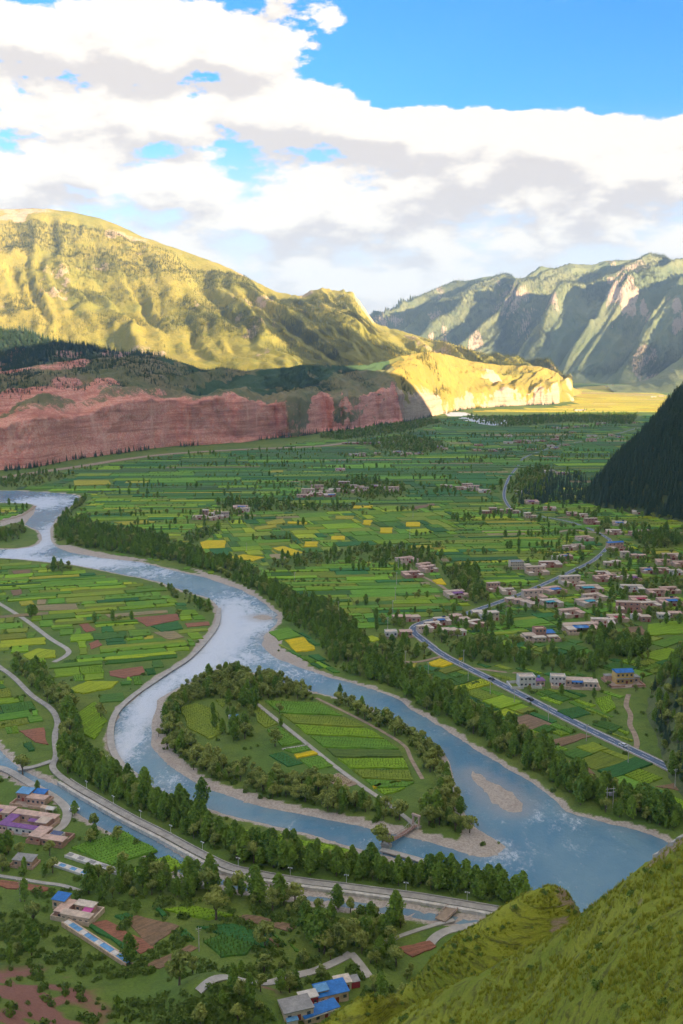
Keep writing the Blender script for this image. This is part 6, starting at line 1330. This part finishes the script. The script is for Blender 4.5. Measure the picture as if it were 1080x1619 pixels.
# suspension footbridge to the island
a = P3(612, 1336); b = P3(657, 1309); d = b - a; L = float(np.linalg.norm(d[:2])); o = link('footbridge', None, None, (a[0], a[1], 0)); o.rotation_euler = (0, 0, math.atan2(d[1], d[0]))
PORT = flat('portal_paint', (.52, .38, .32), .85, .2, 1)
nP = int(L / 1.1)
for k in range(nP): piece(o, 'plank', 'box', RUST, (k + .5) * L / nP, 0, 1.2 - .5 * math.sin(pi * (k + .5) / nP) , L / nP - .12, 2.2, .14)
for s2 in (-1, 1):
    V, F = tube([(t * L, s2 * 1.25, 4.6 - 3.0 * math.sin(pi * t)) for t in np.linspace(0, 1, 15)], [.09] * 15, 5); link('cable', mesh('cable', V, F, STEEL), o)
    for k in range(1, 12): t = k / 12; z1 = 4.6 - 3.0 * math.sin(pi * t); z0_ = 1.2 - .5 * math.sin(pi * t); piece(o, 'hanger', 'box', STEEL, t * L, s2 * 1.25, z0_, .07, .07, z1 - z0_)
    piece(o, 'handrail', 'box', RUST, L / 2, s2 * 1.12, 1.75, L, .08, .08)
for x in (-.4, L + .4):
    pt = link('portal', None, o)
    for s2 in (-1, 1): piece(pt, 'pillar', 'box', PORT, x, s2 * 1.5, -.8, .8, .6, 6.0)
    piece(pt, 'lintel', 'box', PORT, x, 0, 5.203, .95, 4.2, .8); piece(pt, 'abutment', 'box', CONC, x, 0, -1.2, 2.4, 4.0, 2.3)
tag(o, 'narrow reddish suspension footbridge from the near bank to the island gravel', 'footbridge')
# canal bridge
a = P3(697, 1456); b = P3(716, 1438); d = b - a; L = float(np.linalg.norm(d[:2])); o = link('canal_bridge', None, None, (a[0], a[1], 0)); o.rotation_euler = (0, 0, math.atan2(d[1], d[0]))
piece(o, 'deck', 'box', DIRT, L / 2, 0, .35, L + 1, 4.2, .4)
for s2 in (-1, 1):
    piece(o, 'rail', 'box', PORT, L / 2, s2 * 2.0, 1.5, L, .16, .16)
    for k in range(6): piece(o, 'rail_post', 'box', PORT, L * k / 5, s2 * 2.0, .753, .2, .2, .9)
tag(o, 'short tan bridge crossing the canal beside the lamp-lined road', 'bridge')
# straw stacks on the pale island plot
P = gp([(515, 1232), (536, 1223), (566, 1240), (540, 1248)]); me = mesh('pale_plot', *field_geo((P, .05, (.40, .31, .22), .8, 'm'))[:2], DIRT); link('pale_plot', me, ground)
st = mesh('straw_stack', *lathe([(.62, 0), (.7, .5), (.45, 1.1), (.0, 1.5)], 7), flat('straw', (.55, .44, .30), .95, .25, 1.5)); r0 = np.array([P[0], P[1], P[3]])
k = 0
for i in range(6):
    for j in range(6):
        q_ = r0[0] + (r0[1] - r0[0]) * (i + .6) / 6.6 + (r0[2] - r0[0]) * (j + .6) / 6.6; k += 1; o = link('straw_stack', st, None, (q_[0] + random.uniform(-.3, .3), q_[1] + random.uniform(-.3, .3), .28)); s = random.uniform(.8, 1.1); o.scale = (s, s, s * .8)
        tag(o, f'pale straw stack, {ORD[j]} along the {ORD[i]} row of the bare island plot', 'straw stack', 'straw stacks on the bare island plot')
# concrete drain on the near hillside
a = AT(1085, 1334, 151.5); b = AT(1036, 1361, 156); q2 = np.stack([a + (b - a) * t for t in np.linspace(0, 1, 14)]); V, F = [], []
for i, p in enumerate(q2): z = hill_h(np.array(p[0]), np.array(p[1])) + .5; V += [(p[0] - .7, p[1] - .6, z), (p[0] + .7, p[1] + .6, z), (p[0] + .7, p[1] + .6, z - 1.2), (p[0] - .7, p[1] - .6, z - 1.2)]
for i in range(13):
    for k in range(4): F.append((i * 4 + k, i * 4 + (k + 1) % 4, i * 4 + 4 + (k + 1) % 4, i * 4 + 4 + k))
tag(link('concrete_drain', mesh('concrete_drain', V, F + [(0, 3, 2, 1), (52, 53, 54, 55)], CONC)), 'pale concrete drain running down the near hillside crest', 'drain')

# ------------------------------------------------------------------ air
v, f = unit_box(); V = np.array(v) * (29600, 30400, 1420) + (0, 300, -12)
hm_ = bpy.data.materials.new('haze_air'); hm_.use_nodes = True; hn = hm_.node_tree.nodes; hn.remove(hn['Principled BSDF'])
pv = hn.new('ShaderNodeVolumePrincipled'); pv.inputs['Color'].default_value = (.40, .64, 1.0, 1); pv.inputs["Density"].default_value = 4.2e-5; pv.inputs['Anisotropy'].default_value = 0.0
hm_.node_tree.links.new(pv.outputs[0], hn['Material Output'].inputs['Volume'])
hme = mesh('haze', V, f, hm_); tag(link('haze', hme), 'thin bluish air filling the whole valley', 'haze', kind='stuff')
